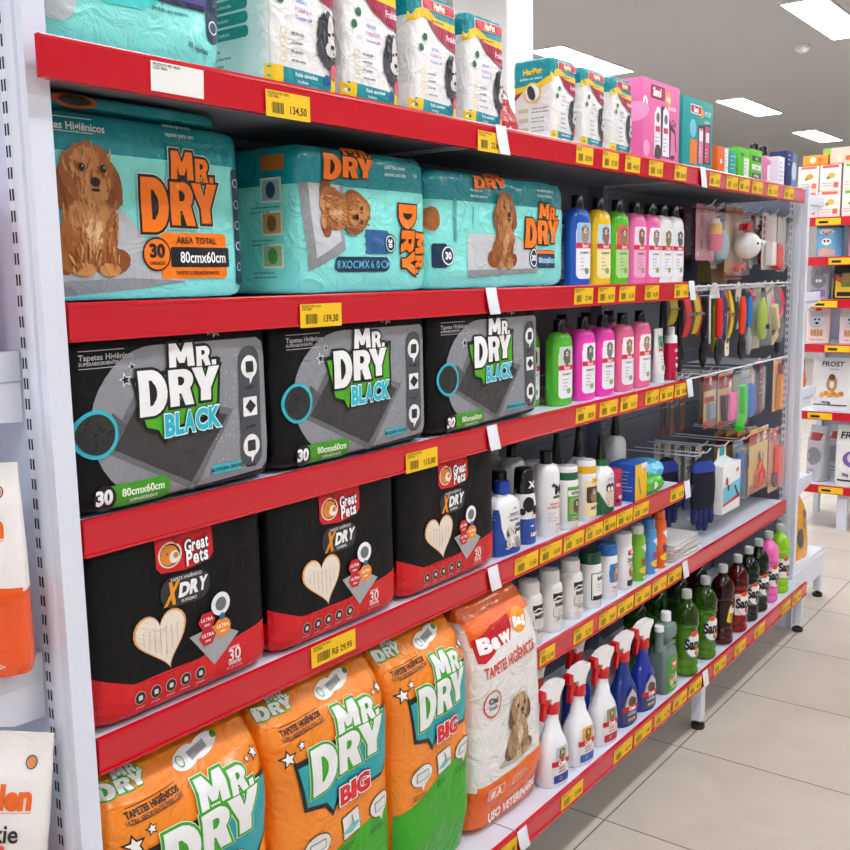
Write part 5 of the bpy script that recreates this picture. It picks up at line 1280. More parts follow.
# ================================================================== carded goods on hooks in the last bay
def hcard(name, label, cat, group, x, y, ztop, W, H, col, pf=None, top=None, bot=None, rz=90, tilt=0, bubble=None, goods=None, hook_at=True, thick=.0012):
    """a hanging card; its origin is the hook hole at the top; tilt leans it about the hook"""
    t = thing(name, label, cat, (x, y, ztop), rz, group)
    t.rotation_euler.y = 0
    if tilt: t.rotation_euler = (0, 0, math.radians(rz)); 
    xf = Matrix.Rotation(math.radians(tilt), 4, 'Y')
    if hook_at: hook(y, ztop + .004, xf=x + .012)
    b = MB(); d = .006
    pts = [(-W / 2 + d, .012), (-.014, .012), (-.014, .0035), (.014, .0035), (.014, .012), (W / 2 - d, .012), (W / 2, .012 - d), (W / 2, .012 - H + d), (W / 2 - d, .012 - H), (-W / 2 + d, .012 - H), (-W / 2, .012 - H + d), (-W / 2, .012 - d)]
    b.prism(pts, -thick / 2, thick / 2, card(col), xf); b.build('backing_card', t, 0)
    def sf(p, z): q = xf @ Vector((p, -thick / 2, z + .012 - H)); return q, Vector((0, -1, 0))
    P = Print(sf, W, H, 1, .0004, .0002, flat)
    if top: P.poly([(.01, 1 - top[1]), (.99, 1 - top[1]), (.99, .93), (.01, .93)], top[0], 0)
    if bot: P.poly([(.01, .01), (.99, .01), (.99, bot[1]), (.01, bot[1])], bot[0], 0)
    if pf: pf(P)
    if P.mb.v: P.build('print', t)
    if goods: goods(t, W, H, xf)
    if bubble:
        bb = MB().box(-W * .44, W * .44, -.0012 - bubble, -.0012, .012 - H + .012, -.012, clear(), .003, xf); bb.build('clear_cover', t, 30)
    return t
def part(t, name, b, xf=None, sm=40): return b.build(name, t, sm)
HZ = (1.512, 1.268, 1.005, .765)
# --- first row
def g_a1(t, W, H, xf):
    part(t, 'pack_bottle', MB().lathe([(.019, -.125), (.020, -.122), (.020, -.075), (.019, -.074), (.0185, -.045), (.013, -.038), (.012, -.03)], None or gloss('#d8486c'), (.02, -.024), 20, mfn=lambda i: gloss('#d8486c') if i < 2 else gloss('#f0b41c') if i < 4 else gloss('#f4ead8')))
A1 = hcard('blister_card', 'pink card with a yellow capped bottle in clear plastic, first on the top hooks', 'carded product', None, -.075, 2.925, HZ[0], .15, .165, '#c58a98', lambda P: (P.rrect(.30, .5, .14, .62, .02, '#a04860', 1), P.text('PET', .5, .86, .1, '#e8c890', 1, .05), P.ell(.12, .12, .05, .05, '#f0e0e0', 1), P.text('PUPPY', .3, .5, .09, '#e8c0c8', 2, .02, 'c', 1, 90)), ('#8a3a50', .1), None, bubble=.045, goods=g_a1)
for i in range(3): hcard('blister_card', 'dark maroon card hanging behind the pink bottle card, ' + ('nearest', 'middle', 'furthest')[i] + ' of three', 'carded product', 'maroon cards', -.115 - .04 * i, 2.925, HZ[0], .145, .16, '#5a1428', lambda P: [P.ell(.2 + .2 * (k % 4), .2 + .09 * k, .02, .02, '#c89aa0', 1) for k in range(8)], None, None, bubble=.02)
def g_bag(t, W, H, xf): part(t, 'toy', MB().lathe([(.004, -.16), (.022, -.15), (.03, -.12), (.026, -.08), (.014, -.06), (.012, -.04), (.02, -.03), (.008, -.015)], gloss('#5a8ab0'), (0, -.02), 20, mfn=lambda i: gloss('#86a8b4') if i < 4 else gloss('#1f3f9a')))
hcard('blister_card', 'blue pet toy on a narrow card between the pink card and the white ball', 'carded product', None, -.10, 3.06, HZ[0], .075, .17, '#b8a898', None, ('#a8324a', .12), None, bubble=.04, goods=g_bag)
def g_ball(t, W, H, xf):
    prof = [(.0005 + .043 * math.sin(PI * i / 16), -.115 - .043 * math.cos(PI * i / 16)) for i in range(17)]
    o = part(t, 'toy_ball', MB().lathe(prof, gloss('#e9e6e0'), (0, -.045), 28))
    part(t, 'toy_nose', MB().lathe([(.001, -.012), (.014, -.008), (.017, 0), (.014, .008), (.001, .012)], gloss('#efece6'), xf=Matrix.Translation((.030, -.077, -.107)), n=16))
    part(t, 'red_bow', MB().prism([(-.035, -.185), (-.005, -.172), (.0, -.176), (.03, -.168), (.034, -.195), (.0, -.186), (-.03, -.2)], -.03, -.012, REDP), sm=0)
    part(t, 'red_hat', MB().prism([(-.02, -.066), (-.012, -.045), (.02, -.042), (.038, -.05), (.03, -.068)], -.05, -.02, REDP), sm=0)
    for q in (-.018, .016): part(t, 'toy_eye', MB().lathe([(.0005, -.004), (.0035, -.002), (.0035, .002), (.0005, .004)], BLACKP, xf=Matrix.Translation((q, -.085, -.110)), n=10))
hcard('blister_card', 'tan card with a big white ball toy and red bows', 'carded product', None, -.095, 3.225, HZ[0] + .01, .16, .235, '#c8a078', lambda P: (P.rrect(.25, .14, .2, .12, .03, '#e8b83a', 1), P.rrect(.7, .3, .25, .2, .02, '#b86a4a', 1)), ('#b83a32', .12), ('#7a3a2a', .1), bubble=.03, goods=g_ball)
hcard('blister_card', 'red topped tan card behind the white ball toy', 'carded product', None, -.14, 3.225, HZ[0] + .01, .14, .25, '#b08a60', None, ('#a8282a', .25), None)
for i, yy in enumerate((2.86, 2.97, 3.09, 3.33)):
    hcard('blister_card', ('leftmost dim olive card', 'dim olive card under the pink card', 'dim olive card under the blue toy', 'dim olive card right of the white ball')[i] + ' hanging low at the back', 'carded product', 'olive cards at the back', -.235, yy, HZ[0] - .015, .10, .25, '#8a7a30', None, None, ('#5a3018', .12))
for i, (yy, c, nm) in enumerate(((3.130, '#c8b8a8', 'beige card between the blue toy and the white ball'), (3.342, '#a83a40', 'red card between the white ball and the brush set'), (3.386, '#c8bca8', 'ivory card just left of the brush set'))):
    hcard('blister_card', nm, 'carded product', 'cards in the gaps of the first row', (-.125, -.115, -.092)[i], yy, HZ[0], (.05, .05, .03)[i], .19, c, lambda P: (P.rrect(.5, .5, .25, .3, .03, '#d8d0c4', 1), P.ell(.5, .2, .08, .07, '#b0343c', 1)), ('#8a2a34', .16), None, bubble=.02)
def g_br(t, W, H, xf):
    part(t, 'white_brush', MB().box(-.05, -.005, -.03, -.004, -.165, -.085, gloss('#e9e4dc'), .006)); part(t, 'red_brush', MB().prism([(.0, -.09), (.05, -.095), (.06, -.12), (.045, -.18), (.005, -.17)], -.032, -.006, gloss('#e0301c')), sm=0); part(t, 'orange_handle', MB().prism([(.052, -.10), (.068, -.12), (.055, -.17), (.048, -.165)], -.03, -.01, gloss('#f0641c')), sm=0)
hcard('blister_card', 'white card with a white, red and orange brush set', 'carded product', None, -.055, 3.455, HZ[0] - .005, .15, .19, '#d8cfc6', lambda P: [P.rrect(.14, .9 - .12 * k, .12, .08, 0, '#b02a34', 1) for k in range(4)], None, None, bubble=.035, goods=g_br)
def g_ch(t, W, H, xf):
    R = random.Random(4); CH = mat('metal', '#c9c9cc', .2, 1)
    b = MB()
    for i in range(16):
        a = i * .9; c = Vector((.016 * math.cos(a * 2.1), -.018 - .004 * (i % 3), -.06 - .0075 * i)); d = .011
        b.tube([c + Vector((d * math.cos(q) , .004 * math.sin(q + i), d * math.sin(q))) for q in [2 * PI * j / 10 for j in range(11)]], .0022, CH, 6)
    part(t, 'steel_chain', b)
hcard('blister_card', 'clear bag with a coiled steel chain at the end of the top hooks', 'carded product', None, -.055, 3.588, HZ[0] - .012, .09, .19, '#bdb4a6', lambda P: P.ell(.3, .82, .1, .1, '#d8c88a', 1), ('#b0485a', .07), None, bubble=.03, goods=g_ch)
def g_rr(t, W, H, xf):
    pts = [(-.03 + .06 * (i / 12), -.012 - .012 * math.sin(i), -.03 - .13 * (i / 12) ** 1.3) for i in range(13)]
    part(t, 'cord', MB().tube(pts, .006, gloss('#c01c3a'))); part(t, 'ring', MB().tube([(.02 * math.cos(a), -.02, -.05 + .02 * math.sin(a)) for a in [2 * PI * j / 16 for j in range(17)]], .003, gloss('#e8d8c8')))
hcard('leash_card', 'crimson cord leash hanging between the brush set and the steel chain', 'leash', None, -.130, 3.552, HZ[0], .04, .05, '#d8c8b0', None, None, None, goods=g_rr)

# --- second row: straps, brushes and combs
MB().tube([(-.032, 2.68, HZ[1] + .015), (-.032, 3.63, HZ[1] + .015)], .0028, HK).build('hanging_bar', gon)
for y in (2.66, 2.73, 2.80, 2.855, 2.985, 3.045, 3.085, 3.215, 3.275, 3.115, 3.245, 3.30, 3.42, 3.525, 3.575): hook(y, HZ[1], xf=-.03)
def strap(label, y, w_, h_, col, x=-.06, tilt=0, z=HZ[1] - .003, tipc=None):
    t = thing('collar_strap', label, 'collar', (x, y, z), 90, 'coloured straps on the second row of hooks')
    xf = Matrix.Rotation(math.radians(tilt), 4, 'Y'); rg = []
    for i in range(9):
        q = i / 8; y_ = -.006 - .014 * math.sin(q * 3.0); zz = -h_ * q
        ww = w_ / 2 * (1 if .06 < q < .95 else .75)
        rg.append([xf @ Vector(p) for p in ((-ww, y_, zz), (ww, y_, zz), (ww, y_ + .004, zz), (-ww, y_ + .004, zz))])
    MB().loft(rg, mat('webbing', col, .6, bump=.3, bscale=200)).build('webbing', t, 30)
    b = MB().box(-w_ * .6, w_ * .6, -.0255, -.0205 + .0, -h_ * .52, -h_ * .46, mat('metal', '#b8b8bc', .25, 1), .001, xf); b.build('buckle', t)
    MB().tube([xf @ Vector((.006 * math.cos(a), -.004, .004 + .006 * math.sin(a))) for a in [2 * PI * j / 12 for j in range(13)]], .0012, mat('metal', '#b8b8bc', .25, 1), 6).build('ring', t)
    return t
strap('olive yellow strap under the end of the second shelf', 2.66, .05, .088, '#a8961c', -.075)
strap('red strap between the two yellow ones', 2.73, .042, .125, '#c8202c')
strap('bright yellow strap left of the white hanger', 2.80, .038, .12, '#c8a81c')
strap('orange strap left of the orange red brush', 3.115, .024, .12, '#e07a28', -.085)
strap('pale grey strap behind the blue comb', 3.245, .03, .13, '#b8b8ba', -.09)
strap('dark green strap left of the lime dispenser pack', 3.30, .026, .14, '#2a5a3a', -.09)
strap('short dark red strap beside the white hanger', 2.855, .03, .13, '#a01c20', -.075)
def hb(t, W, H, xf):
    part(t, 'red_handle', MB().lathe([(.008, -.165), (.014, -.15), (.017, -.11), (.015, -.07), (.012, -.045)], gloss('#d81c1c'), (0, -.016), 16, b=.7)); part(t, 'black_head', MB().lathe([(.006, -.235), (.017, -.22), (.02, -.19), (.013, -.165)], BLACKP, (0, -.016), 16, b=.7))
def hanger(label, y, x, W, H, col, hc, hd, cat='grooming brush', name='brush', z=HZ[1] + .012, hl=.12, bl=.08, rz=90):
    t = thing(name, label, cat, (x, y, z), rz, 'brushes on the second row of hooks')
    if col:
        MB().prism([(-W * .5, -.03), (-W * .35, .0), (-W * .12, .012), (W * .12, .012), (W * .35, 0), (W * .5, -.03), (W * .42, -H), (W * .3, -H), (W * .36, -.035), (-W * .36, -.035), (-W * .3, -H), (-W * .42, -H)], -.001, .001, plastic(col)).build('hanger_card', t, 0)
    MB().lathe([(.007, -.035 - hl), (.013, -.03 - hl), (.0165, -.03 - hl * .6), (.014, -.03 - hl * .2), (.009, -.034)], gloss(hc), (0, -.016), 16, b=.7).build('handle', t)
    if hd: MB().lathe([(.008, -.035 - hl - bl), (.019, -.03 - hl - bl * .8), (.021, -.035 - hl - bl * .4), (.009, -.0355 - hl)], gloss(hd), (0, -.016), 16, b=.6).build('brush_head', t)
    MB().tube([(.007 * math.cos(a), -.008, .0 + .009 * math.sin(a) - .012) for a in [2 * PI * j / 12 for j in range(13)]], .0012, HK, 6).build('loop', t)
    return t
hanger('red handled brush on a white hanger, largest on the second row of hooks', 2.935, -.045, .085, .17, '#e4e0da', '#d81a1a', '#1c1c1e')
hanger('yellow green brush beside the white hanger', 2.985, -.075, .05, .1, None, '#a8b024', None, hl=.17)
strap('navy blue strap right of the yellow green brush', 3.045, .03, .15, '#1f3f7a', -.07)
strap('thin yellow strap beside the navy blue one', 3.085, .026, .15, '#d8b820', -.06)
hanger('orange red handled brush with black head on a cream hanger', 3.14, -.045, .05, .05, '#e6dccb', '#e8401c', '#151517')
hanger('blue handled steel comb', 3.215, -.05, .03, .05, None, '#1f78c8', '#9a9aa0', 'grooming comb', 'comb', hl=.10, bl=.09)
for i, (yy, nm) in enumerate(((2.73, 'black brush head hanging low behind the red strap'), (2.80, 'black brush hanging low behind the yellow strap'), (2.855, 'black brush hanging low behind the dark red strap'), (3.045, 'black brush hanging low behind the navy strap'))):
    hanger(nm, yy, -.135, .03, .05, None, '#1a1a1c', '#131315', hl=.13, bl=.09)
t = hcard('price_ticket', 'small cream price ticket hanging under the yellow green brush', 'ticket', None, -.03, 3.01, HZ[1] - .165, .036, .05, '#e8dcc0', lambda P: (P.text('12,90', .5, .5, .2, '#5a4a30', 1, .02, 'c', .8), P.rrect(.5, .8, .5, .08, 0, '#c8a84a', 1)), hook_at=False)
MB().tube([(0, .002, .004), (0, .001, .05), (0, 0, .1)], .0006, HK, 5).build('thread', t)
def g_gy(t, W, H, xf): part(t, 'dispenser', MB().lathe([(.012, -.17), (.02, -.16), (.026, -.12), (.022, -.07), (.012, -.04), (.006, -.03)], gloss('#a6c020'), (0, -.022), 20, b=.7)); part(t, 'black_button', MB().lathe([(.008, -.135), (.008, -.12)], BLACKP, (-.004, -.040), 14))
hcard('blister_card', 'clear pack holding a lime green dispenser', 'carded product', None, -.055, 3.345, HZ[1], .085, .215, '#8a9468', None, ('#a8a8a0', .1), ('#b8b08a', .2), bubble=.042, goods=g_gy)
def g_pk(t, W, H, xf): part(t, 'comb_block', MB().box(-.03, .0, -.025, -.004, -.15, -.06, gloss('#d8c48a'), .003, xf))
hcard('blister_card', 'pink and cream pack hanging at a slant', 'carded product', None, -.05, 3.46, HZ[1], .075, .22, '#d8bfa0', lambda P: (P.poly([(.55, .15), (.98, .15), (.98, .78), (.55, .78)], '#ee4a80', 1), P.poly([(.2, .05), (.8, .05), (.8, .14), (.2, .14)], '#e8c890', 1), P.line(.6, .5, .95, .5, .01, '#f8e0e8', 2), P.rrect(.4, .2, .2, .1, 0, '#3a2420', 2)), ('#8a8a88', .12), None, tilt=-24, bubble=.028, goods=g_pk)
strap('pink strap at the top of the slanted pack', 3.42, .034, .075, '#f06a9c', -.09)
strap('scarlet strap near the far post', 3.575, .034, .11, '#e01a2a', -.055)
strap('grey strap between the slanted pack and the scarlet strap', 3.525, .03, .10, '#8a8a90', -.09)
strap('small rose strap between the blue comb and the lime pack', 3.275, .03, .05, '#e04a78', -.06)
hanger('black clipper hanging at the lower end of the slanted pack', 3.60, -.075, .03, .05, None, '#161618', None, 'clipper', 'clipper', z=HZ[1] - .06, hl=.14)

# --- third row
MB().tube([(-.032, 2.72, HZ[2] + .015), (-.032, 3.63, HZ[2] + .015)], .0028, HK).build('hanging_bar', gon)
for i, yy in enumerate((2.70, 2.735, 2.77, 2.805, 2.84)):
    hcard('blister_card', ('leftmost dark card', 'second dark card from the left', 'third dark card from the left', 'fourth dark card from the left', 'fifth dark card, beside the grey panel card')[i] + ' under the end of the third shelf', 'carded product', 'dark cards under the third shelf', -.10 + .012 * (i % 2), yy, HZ[2] + .0, .032, .165, ('#3a2a26', '#4a3428', '#2c2624', '#3c2c24', '#6a4e34')[i], lambda P: lines(P, .1, .8, .8, 4, .1, .05, '#b09a80', 1, 2), None, ('#6a2418', .1), rz=90)
def g_c1(t, W, H, xf): part(t, 'grey_tool', MB().box(-.025, .025, -.012, -.003, -.13, -.08, plastic('#7f93a0'), .002))
hcard('blister_card', 'tan and red card with a grey panel, left end of the third row', 'carded product', None, -.055, 2.945, HZ[2], .10, .17, '#c9a878', lambda P: (P.ell(.5, .85, .07, .08, '#c8c0b8', 1), P.rrect(.42, .52, .45, .1, 0, '#a8202c', 1)), ('#8a1420', .32), ('#a8202c', .14), bubble=.016, goods=g_c1)
def g_c2(t, W, H, xf):
    part(t, 'pink_clipper', MB().box(-.008, .050, -.026, -.004, -.145, -.055, gloss('#f26aa8'), .008)); part(t, 'black_clipper', MB().prism([(-.048, -.06), (-.016, -.06), (-.024, -.14), (-.038, -.14)], -.02, -.004, gloss('#3a3436')), sm=0)
    for q in (-.075, -.125): part(t, 'clipper_screw', MB().lathe([(.003, 0), (.003, .002)], BLACKP, n=10, xf=Matrix.Translation((.03, -.0255, q)) @ Matrix.Rotation(PI / 2, 4, 'X')))
hcard('blister_card', 'tan and red card with a hot pink nail clipper', 'carded product', None, -.05, 3.06, HZ[2] - .005, .118, .175, '#cdab7c', lambda P: (P.ell(.5, .82, .08, .09, '#c8c0b8', 1), P.poly([(.75, .78), (.95, .85), (.98, .72), (.8, .66)], '#e8e0d0', 1)), ('#a01824', .3), ('#a01824', .12), bubble=.03, goods=g_c2)
hcard('blister_card', 'tan card edge seen left of the pink clipper card', 'carded product', None, -.10, 3.004, HZ[2], .06, .17, '#a08a70', None, ('#6a2a2a', .2), ('#8a2a2a', .12))
def g_gr(t, W, H, xf): part(t, 'green_tool', MB().prism([(-.012, -.04), (.02, -.035), (.028, -.07), (.024, -.15), (-.02, -.185), (-.022, -.17), (.004, -.13), (-.004, -.07)], -.028, -.006, gloss('#22d422')), sm=0)
hcard('blister_card', 'bright neon green scraper on a narrow card', 'carded product', None, -.05, 3.165, HZ[2] - .01, .075, .19, '#49604a', None, ('#a8a49a', .15), None, bubble=.03, goods=g_gr)
def g_bl(t, W, H, xf): part(t, 'blue_glove', MB().lathe([(.02, -.155), (.034, -.14), (.036, -.1), (.03, -.06), (.018, -.045)], gloss('#1f66b8'), (0, -.018), 20, b=.5))
hcard('blister_card', 'blue rubber grooming tool in a clear bag', 'carded product', None, -.055, 3.255, HZ[2] - .005, .095, .175, '#6a86a8', None, ('#b8bcc0', .2), None, bubble=.036, goods=g_bl)
for i, (yy, c, nm) in enumerate(((3.328, '#b0854c', 'tan card, first right of the blue tool'), (3.365, '#c89a54', 'amber card, second right of the blue tool'), (3.402, '#d4b0b0', 'pale pink card in the third row'), (3.440, '#7a2c3a', 'maroon card in the third row, right of the pale pink one'), (3.478, '#2c2824', 'black card in the third row'), (3.512, '#a8a4a0', 'grey card in the third row, next to the orange and red one'))):
    hcard('blister_card', nm, 'carded product', 'overlapping cards in the third row', -.062 - .012 * (i % 3), yy, HZ[2], .034, .185, c, lambda P: lines(P, .1, .8, .7, 5, .1, .04, '#e8dcc8', 1, 3), None, ('#8a2430', .12), bubble=.012)
def g_or(t, W, H, xf): part(t, 'orange_comb', MB().prism([(-.01, -.05), (.02, -.045), (.012, -.17), (-.018, -.17)], -.02, -.004, gloss('#e8902c')), sm=0)
hcard('blister_card', 'red and orange card next to the far post in the third row', 'carded product', None, -.05, 3.58, HZ[2] - .002, .09, .19, '#d8b080', lambda P: P.poly([(.45, .45), (.98, .55), (.98, .9), (.45, .9)], '#e01c24', 1), None, None, bubble=.026, goods=g_or)

# --- fourth row
for y in (2.845, 2.905): hook(y, HZ[3] + .004, xf=-.05)
def g_none(t, W, H, xf): pass
t = thing('carded_box', 'white and teal hanging box with a red logo beside the navy gloves', 'carded product', (-.055, 3.06, HZ[3]), 90)
hook(3.06, HZ[3] + .004, xf=-.05)
MB().prism([(-.03, .003), (.03, .003), (.04, -.03), (.085, -.045), (.085, -.205), (-.085, -.205), (-.085, -.045), (-.04, -.03)], -.0008, .0008, card('#dfe6e4')).build('header_card', t, 0)
MB().box(-.08, .08, -.036, -.001, -.2, -.045, card('#eeeeec'), .002).build('carton', t)
P = Print(lambda x, z: (Vector((x, -.0365, z - .2)), Vector((0, -1, 0))), .16, .155, 1, .0004, .0002, flat); P.poly([(.02, .22), (.98, .30), (.98, .62), (.02, .55)], '#6fc4dc', 1); P.poly([(.02, .16), (.98, .22), (.98, .30), (.02, .22)], '#c8283a', 2); P.ell(.22, .66, .07, .09, '#c8283a', 2); P.ell(.30, .52, .06, .07, '#26262c', 3); P.poly([(.62, .5), (.7, .52), (.92, .26), (.84, .24)], '#3a3036', 3); P.text('PET', .8, .82, .1, '#c8283a', 2, .05); P.build('printed_front', t)
P = Print(lambda x, z: (Vector((x, -.001, z - .03)), Vector((0, -1, 0))), .06, .04, 1, .0004, .0002, flat); P.rrect(.5, .5, 1.1, .7, .1, '#3a9a98', 1); P.build('header_print', t)
for i, (yy, c, nm) in enumerate(((3.185, '#23496a', 'blue and black brush card, left one of two, beside the hanging box'), (3.235, '#2a3038', 'blue and black brush card, right one of two, beside the scissors card'))):
    def g_bb(t, W, H, xf, c=c):
        part(t, 'blue_brush', MB().lathe([(.009, -.19), (.013, -.17), (.011, -.09), (.015, -.08), (.012, -.03)], gloss('#1f5fae' if c[1:3] == '23' else '#1c2434'), (-.008, -.018), 14)); part(t, 'chrome_comb', MB().box(.012, .02, -.014, -.006, -.11, -.03, mat('metal', '#c0c0c4', .25, 1), .001))
    hcard('blister_card', nm, 'carded product', 'brush cards in the fourth row', -.055, yy, HZ[3] - .002, .048, .215, '#66727c', None, ('#8a98a8', .12), ('#d8d4cc', .1), bubble=.03, goods=g_bb)
def g_sc(t, W, H, xf):
    for s in (-1, 1):
        part(t, 'red_grip', MB().tube([(s * .024 + .018 * math.cos(a), -.010, -.165 + .028 * math.sin(a)) for a in [2 * PI * j / 18 for j in range(19)]], .0055, gloss('#e8401c'), 8))
        part(t, 'grip_arm', MB().tube([(s * .020, -.010, -.139), (s * .006, -.010, -.112), (-s * .004, -.010, -.10)], .006, gloss('#e8401c'), 8))
        part(t, 'blade', MB().prism([(-.012 * s, -.10), (.004 * s, -.10), (-.006 * s, -.072), (-.016 * s, -.074)], -.012 + .003 * s, -.010 + .003 * s, mat('metal', '#8a8c90', .3, 1)), sm=0)
hcard('blister_card', 'yellow and red card with orange red scissors', 'carded product', None, -.05, 3.405, HZ[3] + .01, .19, .225, '#dcb866', lambda P: (P.ell(.45, .84, .08, .08, '#c8b8b0', 1), P.poly([(.68, .88), (.86, .94), (.92, .82), (.74, .76)], '#ece6dc', 1), P.line(.2, .13, .8, .13, .01, '#b08a4a', 1)), ('#a8182a', .24), ('#b0604a', .14), bubble=.018, goods=g_sc)
for i in range(3): hcard('blister_card', ('nearest', 'middle', 'furthest')[i] + ' yellow and red card behind the scissors card', 'carded product', 'cards behind the scissors card', -.09 - .04 * i, 3.395, HZ[3] + .004 - .004 * i, .185, .225, '#c8a45a', None, ('#98182a', .22), ('#a0583c', .14))
def g_cr(t, W, H, xf): part(t, 'coral_comb', MB().prism([(.0, -.06), (.035, -.055), (.038, -.2), (-.004, -.2)], -.024, -.004, gloss('#f0544c')), sm=0); part(t, 'small_tool', MB().lathe([(.006, -.2), (.012, -.18), (.01, -.15)], gloss('#5a4a5c'), (-.03, -.016), 12))
hcard('blister_card', 'coral red comb on a card next to the far post', 'carded product', None, -.05, 3.572, HZ[3] - .012, .108, .235, '#d8906a', lambda P: (P.ell(.55, .86, .09, .06, '#e8e0dc', 1),), ('#c0282e', .2), ('#d8b88a', .1), bubble=.028, goods=g_cr)
for i, xx in enumerate((-.11, -.145, -.18, -.215, -.25)):
    def pp(P, i=i):
        R = random.Random(i)
        for k in range(16): P.ell(R.uniform(.1, .9), R.uniform(.05, .9), .05, .04, R.choice(('#1c1c1e', '#24402a', '#8a9a4a', '#e8e4dc')), 1, 0, 8)
    hcard('collar_card', ('first', 'second', 'third', 'fourth', 'fifth')[i] + ' patterned black and white collar card on its hook, counted from the front', 'collar', 'patterned collar cards', xx, 3.005, HZ[3] + .004, .05, .13, '#c9c6bc', pp)
# navy gloves on the long hook
def glove(label, y, x, rz, flip=1):
    t = thing('grooming_glove', label, 'glove', (x, y, HZ[3] - .010), rz, 'navy grooming gloves'); t.scale = (.95 * flip, .9, .88)
    NV = mat('rubber', '#18245c', .6, bump=.5, bscale=150); NV2 = mat('rubber', '#0c1024', .75, bump=.5, bscale=150)
    b = MB()
    def rr(w_, d, z, cx=0): return [(cx + w_ * math.copysign(abs(math.cos(a)) ** .7, math.cos(a)), d * math.copysign(abs(math.sin(a)) ** .7, math.sin(a)), z) for a in [2 * PI * j / 20 for j in range(20)]]
    b.loft([rr(.010, .010, .005), rr(.030, .012, -.006), rr(.048, .013, -.03), rr(.052, .014, -.09), rr(.05, .014, -.15), rr(.046, .012, -.178)], NV2)
    for i, (cx, L) in enumerate(((-.035, .07), (-.012, .095), (.012, .09), (.034, .066))):
        b.loft([rr(.0105, .009, -.165, cx), rr(.0115, .010, -.19, cx * 1.02), rr(.0105, .0095, -.165 - L * .8, cx * 1.06), rr(.006, .006, -.165 - L, cx * 1.06)], NV)
    b.loft([rr(.012, .010, -.085, .046), rr(.012, .010, -.115, .068), rr(.011, .0095, -.15, .076), rr(.006, .006, -.172, .078)], NV)
    b.build('glove_body', t, 60)
    MB().loft([rr(.031, .0135, -.0065), rr(.0495, .0145, -.030), rr(.0500, .0148, -.045), rr(.048, .0140, -.047)], mat('rubber', '#2a3f9a', .5)).build('cuff_strap', t, 60)
    return t
glove('navy rubber grooming glove hanging at the left of the pair', 2.845, -.150, 66, -1)
glove('navy rubber grooming glove hanging in front of the white and teal box, fingers down', 2.905, -.055, 66, -1)

# ================================================================== near end display: cookie bags
def cookie(label, x, y, z, W, H, rz, seed, tilt=0):
    prof = [(0, .97, .026, .026), (.05, 1, .030, .030), (.55, 1, .027, .027), (.8, .99, .016, .016), (.93, .98, .005, .005), (1, .98, .0025, .0025)]
    pk = Pack(W, H, .06, 4, 9, prof, .004, seed, 9)
    t = thing('cookie_bag', label, 'cookie bag', (x, y, z), rz, 'cookie bags on the end rack'); t.rotation_euler.y = math.radians(tilt)
    pk.body('bag_body', t, mat('film', '#f3ece8', .4, bump=.4, bscale=20), [(0, H * .40, film('#f2581a'))])
    P = Print(pk.front, W, H)
    P.poly([(.02, .36), (.98, .36), (.98, .42), (.6, .46), (.02, .44)], '#f2581a', 0)
    P.text('Golden', .90, .72, .15, '#ef6a1c', 1, .05, 'r', .80); P.line(.1, .65, .9, .65, .003, '#e09a7a', 1); P.text('Cookie', .84, .56, .12, '#2c2624', 1, .02, 'r', .8); P.text('PREMIER', .35, .875, .03, '#e8a090', 1, .02)
    P.ring(.87, .87, .026, .03, .006, '#6a4a2a', 1); P.ell(.87, .87, .016, .02, '#e8863a', 2)
    if seed == 81:
        for k in range(4): P.ell(.55 + .09 * k, .50 + .02 * (k % 2), .012, .05, '#d89a4a', 2, -30)
        P.rrect(.5, .40, .34, .08, .01, '#2f6a4a', 2); P.rrect(.62, .42, .16, .10, .02, '#a8703c', 3); P.rrect(.62, .42, .10, .06, .01, '#8a5428', 4)
    else:
        for k in range(7): blob(P, .45 + .08 * (k % 4), .42 + .05 * (k // 3), .055, .05, ('#ee5a4a', '#e8503c', '#f27a6a')[k % 3], 2, 0, .1)
        P.rrect(.38, .52, .10, .08, .02, '#b8804a', 3, 15)
    lines(P, .35, .25, .5, 4, .035, .022, '#fbd8c4', 1, seed); P.text('400g', .82, .06, .03, '#fbd8c4', 1, .02)
    P.build('printed_front', t)
cookie('white and orange cookie bag standing on the upper shelf of the end rack', -.078, .558, .8585, .19, .255, 48, 81, 0)
cookie('white and orange cookie bag with red berries on the lower shelf of the end rack', -.102, .553, .5140, .19, .268, 46, 82, 8)
t = thing('pink_bag', 'pink bag at the left picture edge on the top shelf of the end rack', 'bag', (-.125, .572, 1.2425), 50)
pk = Pack(.16, .20, .07, 5, 8, seed=83, amp=.004); pk.body('bag_body', t, film('#e88a9c')); P = Print(pk.front, .16, .2); P.poly([(.03, .05), (.97, .05), (.97, .35), (.03, .35)], '#b8606c', 1); P.rrect(.5, .7, .5, .2, .02, '#f6dfe2', 1); P.build('printed_front', t)

# ================================================================== far end display: bags
def endbag(name, label, y, z, W, H, D, col, seed, x=-.10, acc='#5a5a52', rz=90):
    prof = [(0, .95, D / 2, D / 2), (.1, 1, D / 2, D / 2), (.6, .95, D * .45, D * .45), (.9, .85, D * .15, D * .15), (1, .82, .003, .003)]
    pk = Pack(W, H, D, 3, 9, prof, .006, seed, 9)
    t = thing(name, label, 'pet food bag', (x, y, z), rz)
    pk.body('bag_body', t, film(col))
    P = Print(pk.front, W, H); blob(P, .3, .3, .09, .14, acc, 1); P.rrect(.6, .6, .12, .10, .02, acc, 1); P.text('PET', .55, .45, .1, acc, 2, .05); P.build('printed_front', t)
endbag('pet_food_bag', 'orange yellow pet food bag on the base of the far end rack', 3.90, .2055, .19, .285, .13, '#eda414', 91, -.085)
endbag('pet_food_bag', 'orange pet food bag on the far end rack, third shelf up', 3.855, .885, .15, .16, .12, '#ee6420', 92, -.095)
